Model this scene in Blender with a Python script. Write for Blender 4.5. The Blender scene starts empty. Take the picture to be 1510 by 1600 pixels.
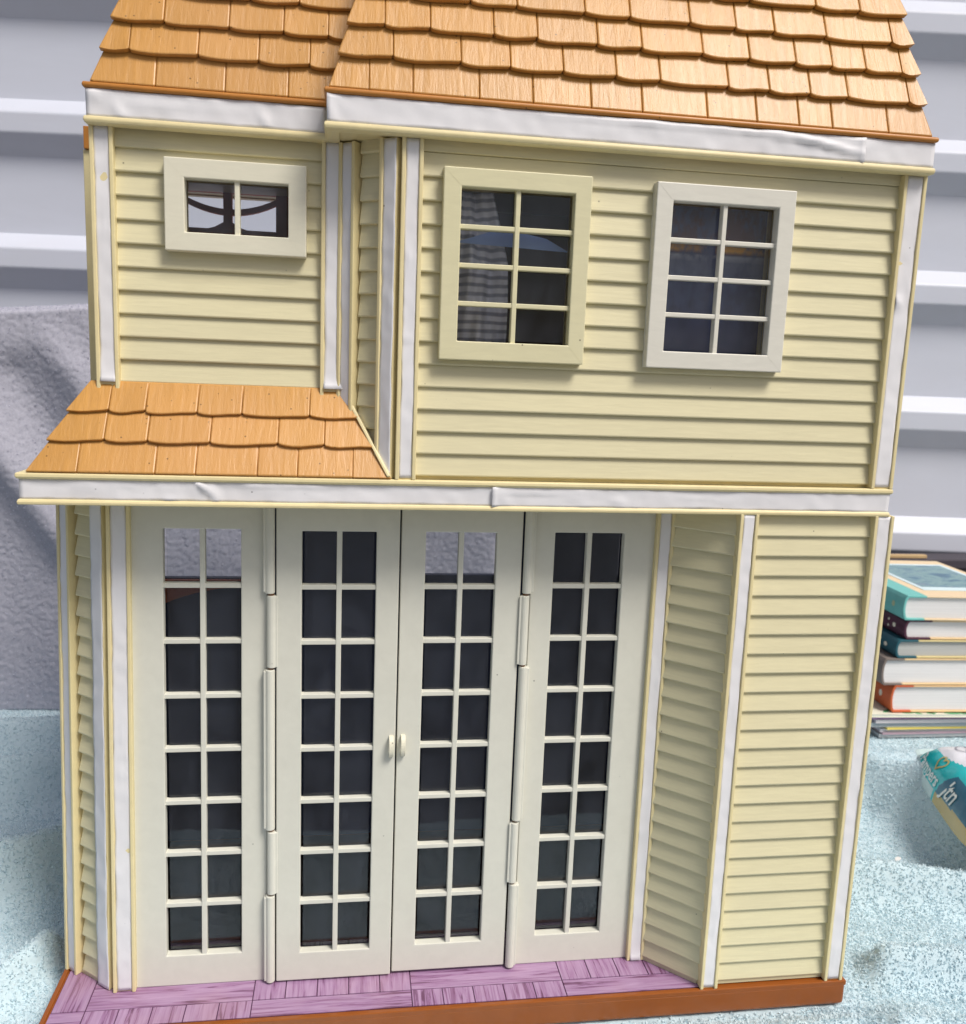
import bpy, math, random
import numpy as np
from mathutils import Vector, Matrix, noise
random.seed(7); rng = np.random.default_rng(7)
C = bpy.context.scene.collection
S = 0.6            # metres per house width
GZ = 0.034         # house-frame height of the ground below the base top

def W(x, y, z): return Vector((x * S, y * S, (z + GZ) * S))

# ------------------------------------------------------------------ camera
cam_d = bpy.data.cameras.new('camera'); cam = bpy.data.objects.new('camera', cam_d); C.objects.link(cam)
rx, ry, rz = 0.1614, 0.0384, 0.1501
right = Vector((math.cos(rz), -math.sin(rz), 0)); fwd = Vector((math.sin(rz), math.cos(rz), 0)); up = Vector((0, 0, 1))
f2 = fwd * math.cos(rx) - up * math.sin(rx); u2 = up * math.cos(rx) + fwd * math.sin(rx)
r3 = right * math.cos(ry) + u2 * math.sin(ry); u3 = u2 * math.cos(ry) - right * math.sin(ry)
M = Matrix.Identity(4)
for i in range(3): M[i][0], M[i][1], M[i][2] = r3[i], u3[i], -f2[i]
M.translation = W(0.3511, -0.9594, 0.7725)
cam.matrix_world = M
cam_d.sensor_fit = 'VERTICAL'; cam_d.sensor_height = 24; cam_d.lens = 1382.37 / 1600 * 24
cam_d.clip_start = 0.01; cam_d.clip_end = 200
cam_d.dof.use_dof = True; cam_d.dof.focus_distance = 0.62; cam_d.dof.aperture_fstop = 9
bpy.context.scene.camera = cam

# ------------------------------------------------------------------ light
to_sun = Vector((0.80, -1.0, 1.75)).normalized()
elev = math.asin(to_sun.z); azim = math.atan2(to_sun.x, to_sun.y)
world = bpy.data.worlds.new('World'); bpy.context.scene.world = world; world.use_nodes = True
nt = world.node_tree; bg = nt.nodes['Background']
sky = nt.nodes.new('ShaderNodeTexSky'); sky.sky_type = 'NISHITA'; sky.sun_disc = False
sky.sun_elevation = elev; sky.sun_rotation = azim; sky.dust_density = 5.0; sky.air_density = 1.0; sky.ozone_density = 1.0
nt.links.new(sky.outputs[0], bg.inputs[0]); bg.inputs[1].default_value = 0.08
sun_d = bpy.data.lights.new('sun', 'SUN'); sun_d.energy = 2.8; sun_d.angle = math.radians(20); sun_d.color = (1, 0.965, 0.91)
sun = bpy.data.objects.new('sun', sun_d); C.objects.link(sun)
sun.rotation_euler = (-to_sun).to_track_quat('-Z', 'Y').to_euler(); sun.location = (1, -1, 3)
vs = bpy.context.scene.view_settings
vs.view_transform = 'Standard'; vs.look = 'None'; vs.exposure = 0.14; vs.gamma = 1

# ------------------------------------------------------------------ materials
def nmat(name):
    m = bpy.data.materials.new(name); m.use_nodes = True
    n = m.node_tree.nodes; b = n['Principled BSDF']
    return m, m.node_tree, b
def mixrgb(t, fac, a, b, mode='MIX'):
    n = t.nodes.new('ShaderNodeMix'); n.data_type = 'RGBA'; n.blend_type = mode
    for k, v in ((0, fac), (6, a), (7, b)):
        if hasattr(v, 'links'): t.links.new(v, n.inputs[k])
        elif k == 0: n.inputs[0].default_value = v
        else: n.inputs[k].default_value = (*v, 1) if len(v) == 3 else v
    return n.outputs[2]
def pos(t, scale):
    g = t.nodes.new('ShaderNodeNewGeometry'); mp = t.nodes.new('ShaderNodeMapping'); mp.inputs['Scale'].default_value = scale
    t.links.new(g.outputs['Position'], mp.inputs['Vector']); return mp.outputs[0]
def noise_tex(t, vec, scale=1, detail=4, rough=0.6, dist=0.0):
    n = t.nodes.new('ShaderNodeTexNoise'); t.links.new(vec, n.inputs['Vector'])
    n.inputs['Scale'].default_value = scale; n.inputs['Detail'].default_value = detail
    n.inputs['Roughness'].default_value = rough; n.inputs['Distortion'].default_value = dist
    return n.outputs['Fac']
def ramp(t, fac, pts):
    r = t.nodes.new('ShaderNodeValToRGB'); t.links.new(fac, r.inputs[0])
    e = r.color_ramp.elements
    while len(e) < len(pts): e.new(0.5)
    for el, (p, c) in zip(e, pts): el.position = p; el.color = (*c, 1) if len(c) == 3 else c
    return r.outputs[0]
def bump(t, b, h, strength, dist=0.001):
    n = t.nodes.new('ShaderNodeBump'); n.inputs['Strength'].default_value = strength; n.inputs['Distance'].default_value = dist
    t.links.new(h, n.inputs['Height']); t.links.new(n.outputs[0], b.inputs['Normal'])
def plastic(name, col, rough=0.45, spec=0.4, grain=(60, 60, 60), gscale=1, var=0.1, bstr=0.15, bdist=0.0006, dirt=0.12, dirtcol=None, rnd=0.05, specks=0.0, tintvar=None):
    m, t, b = nmat(name)
    v = pos(t, grain); g = noise_tex(t, v, gscale, 6, 0.65, 0.4)
    lo = tuple(c * (1 - var) for c in col); hi = tuple(min(1, c * (1 + var)) for c in col)
    c = ramp(t, g, [(0.3, lo), (0.7, hi)])
    big = noise_tex(t, pos(t, (9, 9, 9)), 1, 3, 0.6)
    if tintvar: c = mixrgb(t, ramp(t, noise_tex(t, pos(t, (5, 5, 3)), 1, 3), [(0.35, (0, 0, 0)), (0.65, (1, 1, 1))]), c, tintvar)
    if dirt:
        dcol = dirtcol or tuple(k * 0.72 for k in col)
        c = mixrgb(t, ramp(t, big, [(0.5, (0, 0, 0)), (0.75, (dirt,) * 3)]), c, dcol)
    if specks:
        vo = t.nodes.new('ShaderNodeTexVoronoi'); vo.inputs['Scale'].default_value = 210
        t.links.new(pos(t, (1, 1, 1)), vo.inputs['Vector'])
        near = ramp(t, vo.outputs['Distance'], [(0.05, (1, 1, 1)), (0.16, (0, 0, 0))])
        sep = t.nodes.new('ShaderNodeSeparateColor'); t.links.new(vo.outputs['Color'], sep.inputs[0])
        some = ramp(t, sep.outputs[0], [(1 - specks - 0.01, (0, 0, 0)), (1 - specks, (1, 1, 1))])
        mk = mixrgb(t, 1.0, near, some, 'MULTIPLY')
        c = mixrgb(t, mk, c, tuple(k * 0.25 for k in col))
    if rnd:
        oi = t.nodes.new('ShaderNodeObjectInfo')
        rr = ramp(t, oi.outputs['Random'], [(0, (1 - rnd,) * 3), (1, (1,) * 3)])
        c = mixrgb(t, 1.0, c, rr, 'MULTIPLY')
    t.links.new(c, b.inputs['Base Color'])
    b.inputs['Roughness'].default_value = rough; b.inputs['Specular IOR Level'].default_value = spec
    if bstr: bump(t, b, g, bstr, bdist)
    return m

CREAM = (0.69, 0.635, 0.415)
m_siding = plastic('cream_siding', CREAM, 0.42, 0.4, (40, 40, 500), 1, 0.05, 0.25, 0.0005, 0.15, (0.60, 0.54, 0.36), 0.05, 0.004)
m_cream = plastic('cream_trim', (0.75, 0.65, 0.37), 0.4, 0.4, (80, 80, 80), 1, 0.05, 0.05, 0.0003, 0.3, (0.55, 0.42, 0.2), 0.0)
m_door = plastic('ivory_door', (0.665, 0.66, 0.58), 0.5, 0.35, (90, 90, 90), 1, 0.03, 0.08, 0.0003, 0.18, (0.58, 0.55, 0.47), 0.02, 0.004)
m_winA = plastic('aged_cream_frame', (0.69, 0.645, 0.42), 0.45, 0.4, (60, 60, 260), 1, 0.04, 0.25, 0.0004, 0.2, (0.62, 0.60, 0.34), 0.0, 0.02)
m_winB = plastic('off_white_frame', (0.70, 0.68, 0.60), 0.45, 0.4, (60, 60, 260), 1, 0.04, 0.25, 0.0004, 0.2, (0.62, 0.60, 0.53), 0.0, 0.006)
m_winC = plastic('ivory_frame', (0.74, 0.71, 0.57), 0.45, 0.4, (60, 60, 260), 1, 0.03, 0.2, 0.0004, 0.12, None, 0.0, 0.004)
m_tape = plastic('white_tape', (0.77, 0.765, 0.79), 0.55, 0.35, (30, 30, 30), 1, 0.03, 0.2, 0.0006, 0.3, (0.60, 0.57, 0.57), 0.03, 0.002)
m_shingle = plastic('tan_shingle', (0.535, 0.268, 0.054), 0.38, 0.5, (230, 40, 30), 1, 0.15, 0.55, 0.0008, 0.3, (0.48, 0.21, 0.04), 0.10, 0.28, (0.60, 0.31, 0.10))
m_lip = plastic('orange_lip', (0.47, 0.19, 0.035), 0.38, 0.4, (80, 80, 80), 1, 0.08, 0.1, 0.0003, 0.2, None, 0.0, 0.03)
m_base = plastic('brown_base', (0.275, 0.078, 0.014), 0.2, 0.5, (50, 50, 50), 1, 0.06, 0.06, 0.0003, 0.25, (0.26, 0.10, 0.03), 0.0)
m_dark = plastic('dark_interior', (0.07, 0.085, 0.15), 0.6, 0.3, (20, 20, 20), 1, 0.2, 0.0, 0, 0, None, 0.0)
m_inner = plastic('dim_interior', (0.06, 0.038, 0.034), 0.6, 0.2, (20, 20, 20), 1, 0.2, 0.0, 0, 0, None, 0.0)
m_brown = plastic('brown_tracery', (0.66, 0.21, 0.14), 0.7, 0.1, (30, 30, 30), 1, 0.15, 0.1, 0.0005, 0.2, None, 0.0)
m_pin = plastic('rusty_pin', (0.22, 0.10, 0.04), 0.5, 0.4, (90, 90, 90), 1, 0.3, 0.2, 0.0004, 0.2, None, 0.0)

def plank_mat(name, grain):
    m, t, b = nmat(name)
    g = noise_tex(t, pos(t, grain), 1, 6, 0.65, 0.7)
    c = ramp(t, g, [(0.35, (0.13, 0.05, 0.11)), (0.43, (0.30, 0.16, 0.30)), (0.52, (0.36, 0.225, 0.37)), (0.7, (0.43, 0.285, 0.44))])
    st = noise_tex(t, pos(t, tuple(k * 0.5 for k in grain)), 1, 3, 0.5, 1.5)
    c = mixrgb(t, ramp(t, st, [(0.6, (0, 0, 0)), (0.66, (0.55,) * 3)]), c, (0.17, 0.06, 0.14))
    wear = noise_tex(t, pos(t, (14, 14, 14)), 1, 3)
    c = mixrgb(t, ramp(t, wear, [(0.5, (0, 0, 0)), (0.8, (0.5,) * 3)]), c, (0.44, 0.27, 0.31))
    t.links.new(c, b.inputs['Base Color']); b.inputs['Roughness'].default_value = 0.42
    return m
m_plank_y = plank_mat('mauve_plank_deep', (330, 18, 20)); m_plank_x = plank_mat('mauve_plank_wide', (18, 330, 20))

def glass_mat():
    m = bpy.data.materials.new('clear_pane'); m.use_nodes = True; t = m.node_tree; t.nodes.clear()
    o = t.nodes.new('ShaderNodeOutputMaterial'); mx = t.nodes.new('ShaderNodeMixShader')
    tr = t.nodes.new('ShaderNodeBsdfTransparent'); gl = t.nodes.new('ShaderNodeBsdfGlossy'); fr = t.nodes.new('ShaderNodeFresnel')
    tr.inputs[0].default_value = (0.94, 0.95, 0.96, 1); gl.inputs['Roughness'].default_value = 0.03; fr.inputs[0].default_value = 1.38
    t.links.new(fr.outputs[0], mx.inputs[0]); t.links.new(tr.outputs[0], mx.inputs[1]); t.links.new(gl.outputs[0], mx.inputs[2])
    df = t.nodes.new('ShaderNodeBsdfDiffuse'); df.inputs[0].default_value = (0.50, 0.56, 0.72, 1); m2 = t.nodes.new('ShaderNodeMixShader')
    film = ramp(t, noise_tex(t, pos(t, (30, 30, 14)), 1, 4, 0.6, 0.8), [(0.3, (0.006,) * 3), (0.75, (0.042,) * 3)]); t.links.new(film, m2.inputs[0])
    t.links.new(mx.outputs[0], m2.inputs[1]); t.links.new(df.outputs[0], m2.inputs[2]); t.links.new(m2.outputs[0], o.inputs[0]); return m
m_pane = glass_mat()

def towel_mat(name, a, bcol, scale, pile=False):
    m, t, b = nmat(name)
    n1 = noise_tex(t, pos(t, (scale,) * 3), 1, 5, 0.75); n2 = noise_tex(t, pos(t, (12, 12, 12)), 1, 3)
    c = ramp(t, n1, [(0.32, bcol), (0.6, a)])
    c = mixrgb(t, ramp(t, n2, [(0.4, (0, 0, 0)), (0.7, (0.35,) * 3)]), c, tuple(k * 0.9 for k in a))
    t.links.new(c, b.inputs['Base Color']); b.inputs['Roughness'].default_value = 0.95; b.inputs['Specular IOR Level'].default_value = 0.1
    if pile:
        df = t.nodes.new('ShaderNodeBsdfDiffuse'); tl = t.nodes.new('ShaderNodeBsdfTranslucent'); mx = t.nodes.new('ShaderNodeMixShader'); mx.inputs[0].default_value = 0.45
        t.links.new(c, df.inputs[0]); t.links.new(c, tl.inputs[0]); t.links.new(df.outputs[0], mx.inputs[1]); t.links.new(tl.outputs[0], mx.inputs[2])
        t.links.new(mx.outputs[0], t.nodes['Material Output'].inputs[0]); return m
    try: b.inputs['Sheen Weight'].default_value = 0.15
    except Exception: pass
    bump(t, b, n1, 0.3, 0.001); return m
m_blue = towel_mat('pale_blue_terry', (0.54, 0.66, 0.715), (0.46, 0.585, 0.64), 420)
m_blue_pile = towel_mat('pale_blue_pile', (0.80, 0.90, 0.94), (0.72, 0.84, 0.88), 420, True)
m_grey = towel_mat('grey_terry', (0.43, 0.43, 0.50), (0.33, 0.33, 0.395), 420)
m_grey_pile = towel_mat('grey_pile', (0.66, 0.66, 0.76), (0.40, 0.40, 0.49), 420, True)
m_metal = plastic('white_painted_metal', (0.60, 0.625, 0.71), 0.45, 0.4, (6, 6, 30), 1, 0.02, 0.05, 0.0005, 0.25, (0.58, 0.58, 0.63), 0.0)
m_concrete = plastic('concrete', (0.18, 0.18, 0.18), 0.85, 0.2, (8, 8, 8), 1, 0.15, 0.3, 0.003, 0.3, None, 0.0)

# ------------------------------------------------------------------ object helpers (house units)
ORG = {}
def link(o, parent, loc):
    C.objects.link(o); ORG[o.name] = Vector(loc)
    if parent is not None:
        o.parent = parent; o.location = (Vector(loc) - ORG[parent.name]) * S
    else:
        o.location = W(*loc)
    return o
def mesh_data(name, verts, faces, mats):
    me = bpy.data.meshes.new(name)
    me.from_pydata([tuple(Vector(v) * S) for v in verts], [], faces)
    for m in (mats if isinstance(mats, (list, tuple)) else [mats]): me.materials.append(m)
    return me
def obj(name, me, parent=None, loc=(0, 0, 0), bev=0, segs=2, smooth=False):
    o = bpy.data.objects.new(name, me); link(o, parent, loc)
    if smooth:
        for p in me.polygons: p.use_smooth = True
    if bev:
        b = o.modifiers.new('bevel', 'BEVEL'); b.width = bev * S; b.segments = segs; b.limit_method = 'ANGLE'; b.angle_limit = math.radians(35)
    return o
def tag(o, label=None, cat=None, group=None, kind=None):
    if label: o['label'] = label
    if cat: o['category'] = cat
    if group: o['group'] = group
    if kind: o['kind'] = kind
    return o
def empty(name, loc):
    o = bpy.data.objects.new(name, None); o.empty_display_size = 0.05; return link(o, None, loc)

class MB:
    def __init__(s): s.v = []; s.f = []
    def add(s, vs, fs):
        n = len(s.v); s.v += [tuple(v) for v in vs]; s.f += [tuple(i + n for i in f) for f in fs]
    def box(s, x0, x1, y0, y1, z0, z1, T=None):
        vs = [(x, y, z) for z in (z0, z1) for y in (y0, y1) for x in (x0, x1)]
        if T: vs = [T(*v) for v in vs]
        s.add(vs, [(0, 2, 3, 1), (4, 5, 7, 6), (0, 1, 5, 4), (2, 6, 7, 3), (0, 4, 6, 2), (1, 3, 7, 5)])
    def prism(s, prof, a, b, fn):
        """profile points extruded from parameter a to b; fn(p, q, t) -> point"""
        n = len(prof); s.add([fn(p, q, t) for t in (a, b) for p, q in prof],
            [tuple(range(n - 1, -1, -1)), tuple(range(n, 2 * n))] + [(i, (i + 1) % n, n + (i + 1) % n, n + i) for i in range(n)])
    def me(s, name, m): return mesh_data(name, s.v, s.f, m)
def grid_plate(x0, x1, z0, z1, holes, y0, y1, T=None):
    """plate in the xz plane with rectangular holes (hx0,hx1,hz0,hz1), front at y0, back at y1"""
    xs = sorted({x0, x1, *[h[0] for h in holes], *[h[1] for h in holes]}); zs = sorted({z0, z1, *[h[2] for h in holes], *[h[3] for h in holes]})
    nx, nz = len(xs), len(zs); solid = {}
    for i in range(nx - 1):
        for k in range(nz - 1):
            cx, cz = (xs[i] + xs[i + 1]) / 2, (zs[k] + zs[k + 1]) / 2
            solid[i, k] = not any(h[0] < cx < h[1] and h[2] < cz < h[3] for h in holes)
    idx = {}; vs = []; fs = []
    def V(i, k, b):
        if (i, k, b) not in idx:
            idx[i, k, b] = len(vs); p = (xs[i], y1 if b else y0, zs[k]); vs.append(T(*p) if T else p)
        return idx[i, k, b]
    for (i, k), s in solid.items():
        if not s: continue
        fs.append((V(i, k, 0), V(i + 1, k, 0), V(i + 1, k + 1, 0), V(i, k + 1, 0)))
        fs.append((V(i, k, 1), V(i, k + 1, 1), V(i + 1, k + 1, 1), V(i + 1, k, 1)))
        for di, dk, a, b in ((-1, 0, (0, 1), (0, 0)), (1, 0, (1, 0), (1, 1)), (0, -1, (0, 0), (1, 0)), (0, 1, (1, 1), (0, 1))):
            if not solid.get((i + di, k + dk), False):
                A = (i + a[0], k + a[1]); B = (i + b[0], k + b[1])
                fs.append((V(*A, 0), V(*A, 1), V(*B, 1), V(*B, 0)))
    return vs, fs
def frame(x0, y0, x1, y1):
    """local wall frame: lx along the wall, ly into it"""
    L = math.hypot(x1 - x0, y1 - y0); dx, dy = (x1 - x0) / L, (y1 - y0) / L
    return L, (lambda lx, ly, lz: (x0 + dx * lx - dy * ly, y0 + dy * lx + dx * ly, lz))

P = 0.02425   # clapboard pitch
# ------------------------------------------------------------------ big setting: ground and wall
gm = mesh_data('ground', [(-40, -40, 0), (40, -40, 0), (40, 40, 0), (-40, 40, 0)], [(0, 1, 2, 3)], m_concrete)
tag(obj('ground', gm, None, (0, 0, -GZ - 0.022)), kind='structure')

WA = math.atan2(-0.13, 1)
def WT(lx, ly, lz):  # wall frame, origin at (-.5,1.732), x to the right
    c, s = math.cos(WA), math.sin(WA)
    return (-0.5 + c * lx - s * ly, 1.732 + s * lx + c * ly, lz)
wall = empty('metal_wall', (0.8, 1.56, -GZ))
tag(wall, 'white ribbed metal wall standing behind the dollhouse and books', 'wall')
def house(v): return Vector(v)
def child(name, mb, m, parent, bev=0, smooth=False, segs=2):
    """mesh given in house coordinates, origin at its own centre bottom"""
    vs = [Vector(v) for v in mb.v]
    lo = [min(v[i] for v in vs) for i in range(3)]; hi = [max(v[i] for v in vs) for i in range(3)]
    c = Vector(((lo[0] + hi[0]) / 2, (lo[1] + hi[1]) / 2, lo[2]))
    return obj(name, mesh_data(name, [v - c for v in vs], mb.f, m), parent, c, bev, segs, smooth)
mb = MB(); mb.box(-1.6, 4.2, 0, 0.03, 0.30, 3.2, WT); child('panel', mb, m_metal, wall)
for k in range(-0, 8):
    z = 0.39 + 0.3515 * k
    mb = MB(); prof = [(0.0012, 0.0), (-0.042, -0.045), (-0.042, -0.097), (0.0012, -0.152)]
    mb.prism(prof, -1.6, 4.2, lambda p, q, t: WT(t, p, z + q)); child('rib', mb, m_metal, wall, 0.004)
mb = MB(); mb.box(-1.6, 4.2, 0.004, 0.03, -GZ - 0.021, 0.2985, WT)
child('lower_strip', mb, plastic('dark_grey_strip', (0.07, 0.06, 0.075), 0.6, 0.3, (8, 8, 8), 1, 0.1, 0.1, 0.001, 0.2, None, 0), wall)  # plain dark strip closing the wall below the ribbed panel

# ------------------------------------------------------------------ towels
LAT = np.random.default_rng(11).uniform(-1, 1, (256, 256))
def vnoise(x, y, s, k=0):
    """smooth lattice noise on arrays"""
    x = np.asarray(x) * s + k * 17.3 + 1000; y = np.asarray(y) * s + k * 9.1 + 1000; i = np.floor(x).astype(int); j = np.floor(y).astype(int); a = x - i; b = y - j
    a = a * a * (3 - 2 * a); b = b * b * (3 - 2 * b); L = lambda p, q: LAT[p % 256, q % 256]
    return (L(i, j) * (1 - a) + L(i + 1, j) * a) * (1 - b) + (L(i, j + 1) * (1 - a) + L(i + 1, j + 1) * a) * b
def fbm(x, y, s, k=0): return vnoise(x, y, s, k) + 0.5 * vnoise(x, y, s * 2.1, k + 1) + 0.25 * vnoise(x, y, s * 4.3, k + 2)
def loops(x, y, k=0):
    """terry pile: little curls about 5 mm across"""
    qx = x + 0.004 * vnoise(x, y, 90, k); qy = y + 0.004 * vnoise(x, y, 90, k + 3)
    return 0.0011 * vnoise(qx, qy, 105, k) + 0.0010 * (0.6 - np.abs(vnoise(qx, qy, 190, k + 5)))
def grid_faces(nu, nv):
    I, J = np.meshgrid(np.arange(nu - 1), np.arange(nv - 1)); a = (J * nu + I).ravel(); return np.stack([a, a + 1, a + 1 + nu, a + nu], 1).astype(np.int32)
def grid_mesh(name, nu, nv, fn, m):
    co = np.array([fn(u, v) for v in np.linspace(0, 1, nv) for u in np.linspace(0, 1, nu)], dtype=np.float32) * S
    return np_mesh(name, co, grid_faces(nu, nv), m, True)
def np_mesh(name, co, fc, m, smooth=False):
    me = bpy.data.meshes.new(name); me.vertices.add(len(co)); me.vertices.foreach_set('co', co.astype(np.float32).ravel())
    k = fc.shape[1]; me.loops.add(fc.size); me.loops.foreach_set('vertex_index', fc.ravel().astype(np.int32))
    me.polygons.add(len(fc)); me.polygons.foreach_set('loop_start', np.arange(0, fc.size, k, dtype=np.int32))
    me.polygons.foreach_set('loop_total', np.full(len(fc), k, dtype=np.int32))
    me.update(calc_edges=True); me.validate(); me.materials.append(m)
    if smooth: me.polygons.foreach_set('use_smooth', np.ones(len(fc), dtype=bool))
    return me
def ridge(x, y, x0, y0, x1, y1, w, h):
    dx, dy = x1 - x0, y1 - y0; L2 = dx * dx + dy * dy
    t = np.clip(((x - x0) * dx + (y - y0) * dy) / L2, 0, 1); d = np.hypot(x - x0 - t * dx, y - y0 - t * dy)
    return h * np.exp(-(d / w) ** 2)
def blue_h(x, y):
    h = 0.008 * fbm(x, y, 3.0) + 0.0035 * fbm(x, y, 9, 4)
    wx = x + 0.02 * vnoise(x, y, 5, 31); wy = y + 0.02 * vnoise(x, y, 5, 37)
    R = lambda *a: ridge(wx, wy, *a)
    h += ridge(x, y, 1.37, 0.66, 1.47, 0.34, 0.050, 0.070)          # hump along the wipes pack
    h += R(1.50, 0.50, 1.42, 0.06, 0.055, 0.065) + R(1.62, 0.55, 1.62, 0.2, 0.1, 0.02)
    h += R(1.08, 0.54, 1.42, 0.70, 0.028, 0.075) - R(1.14, 0.46, 1.34, 0.50, 0.030, 0.014)
    h += R(1.05, 0.27, 1.42, 0.17, 0.026, 0.060)
    h += R(1.09, 0.07, 1.40, 0.01, 0.024, 0.042) + R(1.04, -0.05, 1.40, -0.10, 0.026, 0.030)
    h += R(-0.60, 0.56, -0.10, 0.66, 0.040, 0.090) + R(-0.40, 0.14, -0.06, 0.42, 0.030, 0.095)
    h -= R(-0.34, 0.27, -0.02, 0.50, 0.045, 0.030)
    h += R(-0.50, 0.82, -0.05, 0.88, 0.040, 0.075) + R(-0.16, -0.02, -0.06, 0.20, 0.026, 0.040)
    h += ridge(x, y, 0.72, -0.035, 1.10, -0.030, 0.022, 0.014)      # bunched up against the base front
    # pressed flat below the house and the books
    def inside(x0, x1, y0, y1, m): return np.clip(np.minimum(np.minimum(x - x0, x1 - x), np.minimum(y - y0, y1 - y)) / m + 1, 0, 1)
    k = np.maximum(inside(0.0, 1.0, 0.0, 0.46, 0.05), inside(1.50, 1.95, 0.78, 1.25, 0.06))
    k = k * k * (3 - 2 * k)
    return np.maximum((1 - k) * h + k * -0.0035, -0.006 + 0.15 * np.minimum(0, h))
TX0, TX1, TY0, TY1 = -0.70, 2.05, -0.35, 1.24
NU, NV = 860, 500
XX, YY = np.meshgrid(np.linspace(TX0, TX1, NU), np.linspace(TY0, TY1, NV)); ZB = blue_h(XX, YY); ZZ = ZB + loops(XX, YY)
tb = np_mesh('blue_towel', np.stack([XX, YY, ZZ], 2).reshape(-1, 3) * S, grid_faces(NU, NV), m_blue, True)
blue = obj('blue_towel', tb, None, (0, 0, -GZ)); sd = blue.modifiers.new('thick', 'SOLIDIFY'); sd.thickness = 0.005; sd.offset = -1
tag(blue, 'pale blue terry towel spread on the ground under the dollhouse', 'towel')
def tufts(name, pts, nrm, m, parent, loc, length, width):
    """short bent loops of terry: two quads each"""
    n = len(pts); d = rng.normal(size=(n, 3)) * 0.55 + nrm; d /= np.linalg.norm(d, axis=1, keepdims=True)
    side = np.cross(d, rng.normal(size=(n, 3))); side /= np.linalg.norm(side, axis=1, keepdims=True)
    bend = rng.normal(size=(n, 3)) * 0.7; L = length * rng.uniform(0.6, 1.3, (n, 1)); w = width * rng.uniform(0.7, 1.2, (n, 1))
    p0 = pts - nrm * length * 0.2; p1 = p0 + d * L * 0.6; d2 = d + bend; d2 /= np.linalg.norm(d2, axis=1, keepdims=True); p2 = p1 + d2 * L * 0.5
    co = np.stack([p0 - side * w, p0 + side * w, p1 - side * w * 1.1, p1 + side * w * 1.1, p2 - side * w * 0.6, p2 + side * w * 0.6], 1).reshape(-1, 3)
    b = np.arange(n)[:, None] * 6
    fc = np.concatenate([b + np.array([[0, 1, 3, 2]]), b + np.array([[2, 3, 5, 4]])])
    me = np_mesh(name, co * S, fc, m, True)
    o = obj(name, me, parent, loc); o['kind'] = 'stuff'; return o
def blue_pts(x0, x1, y0, y1, dens):
    n = int((x1 - x0) * (y1 - y0) * dens); x = rng.uniform(x0, x1, n); y = rng.uniform(y0, y1, n)
    keep = ~((x > 0.0) & (x < 1.0) & (y > 0.0) & (y < 0.46)); x, y = x[keep], y[keep]
    Z = ZB
    fu = (x - TX0) / (TX1 - TX0) * (NU - 1); fv = (y - TY0) / (TY1 - TY0) * (NV - 1); i = fu.astype(int); j = fv.astype(int); a = fu - i; b = fv - j
    z = Z[j, i] * (1 - a) * (1 - b) + Z[j, i + 1] * a * (1 - b) + Z[j + 1, i] * (1 - a) * b + Z[j + 1, i + 1] * a * b
    gy, gx = np.gradient(Z, (TY1 - TY0) / (NV - 1), (TX1 - TX0) / (NU - 1)); nn = np.stack([-gx[j, i], -gy[j, i], np.ones(len(x))], 1); nn /= np.linalg.norm(nn, axis=1, keepdims=True)
    return np.concatenate([np.stack([x, y, z], 1), nn], 1)
pts = np.concatenate([blue_pts(0.95, 1.75, -0.14, 0.35, 150000), blue_pts(1.0, 1.9, 0.35, 0.9, 60000), blue_pts(-0.5, 0.02, -0.2, 0.5, 120000), blue_pts(-0.6, 0.02, 0.5, 1.1, 60000),
                      blue_pts(0.4, 1.0, -0.10, -0.003, 90000), blue_pts(-0.68, 2.03, -0.34, 1.22, 26000)])
tufts('terry_loops', pts[:, :3], pts[:, 3:], m_blue_pile, blue, (0, 0, -GZ), 0.0046, 0.0012)

GNU, GNV = 620, 400
UU, VV = np.meshgrid(np.linspace(0, 1, GNU), np.linspace(0, 1, GNV)); gx = -0.75 + UU * 2.05
gtop = 0.865 + 0.012 * np.sin(gx * 5 + 1) - 0.040 * np.maximum(0, -gx - 0.15)
t1 = np.clip(VV / 0.72, 0, 1); t2 = np.clip((VV - 0.72) / 0.28, 0, 1); q2 = np.minimum(1, t2 * 1.6)   # bottom front -> fold -> down the back
gz = -GZ + 0.002 + t1 * (gtop + GZ - 0.002) + 0.012 * np.sin(q2 * math.pi) - np.maximum(0, t2 - 0.625); gy = 1.065 - 0.02 * t1 + 0.13 * q2
gw = 0.030 * vnoise(gx + gz * 0.25, gz * 0.35, 4.2, 5) + 0.012 * vnoise(gx - gz * 0.2, gz * 0.4, 9, 9)
gw += -ridge(gx, gz, -0.36, 0.72, -0.17, 0.40, 0.050, 0.020) + ridge(gx, gz, -0.42, 0.60, -0.22, 0.30, 0.04, 0.028) - ridge(gx, gz, -0.22, 0.30, -0.12, 0.02, 0.035, 0.034) + ridge(gx, gz, -0.28, 0.80, -0.12, 0.55, 0.04, 0.02)
gl = 0.0009 * vnoise(gx, gz + gy, 150, 20) + 0.0009 * vnoise(gx, gz + gy, 270, 23)
gy = gy - (gw * np.clip((0.86 - gz) / 0.12, 0, 1) + gl) * (VV < 0.72); gz = gz + gl * (VV >= 0.72)
G = np.stack([gx, gy, gz], 2); tg = np_mesh('grey_towel', G.reshape(-1, 3) * S, grid_faces(GNU, GNV), m_grey, True)
grey = obj('grey_towel', tg, None, (0, 0, 0)); sd = grey.modifiers.new('thick', 'SOLIDIFY'); sd.thickness = 0.004; sd.offset = 0
tag(grey, 'grey terry towel draped upright behind the dollhouse', 'towel')
n = 90000; u = np.concatenate([rng.uniform(0.02, 0.42, 60000), rng.uniform(0.3, 0.95, 30000)]); v = rng.uniform(0.0, 0.80, n)
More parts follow.
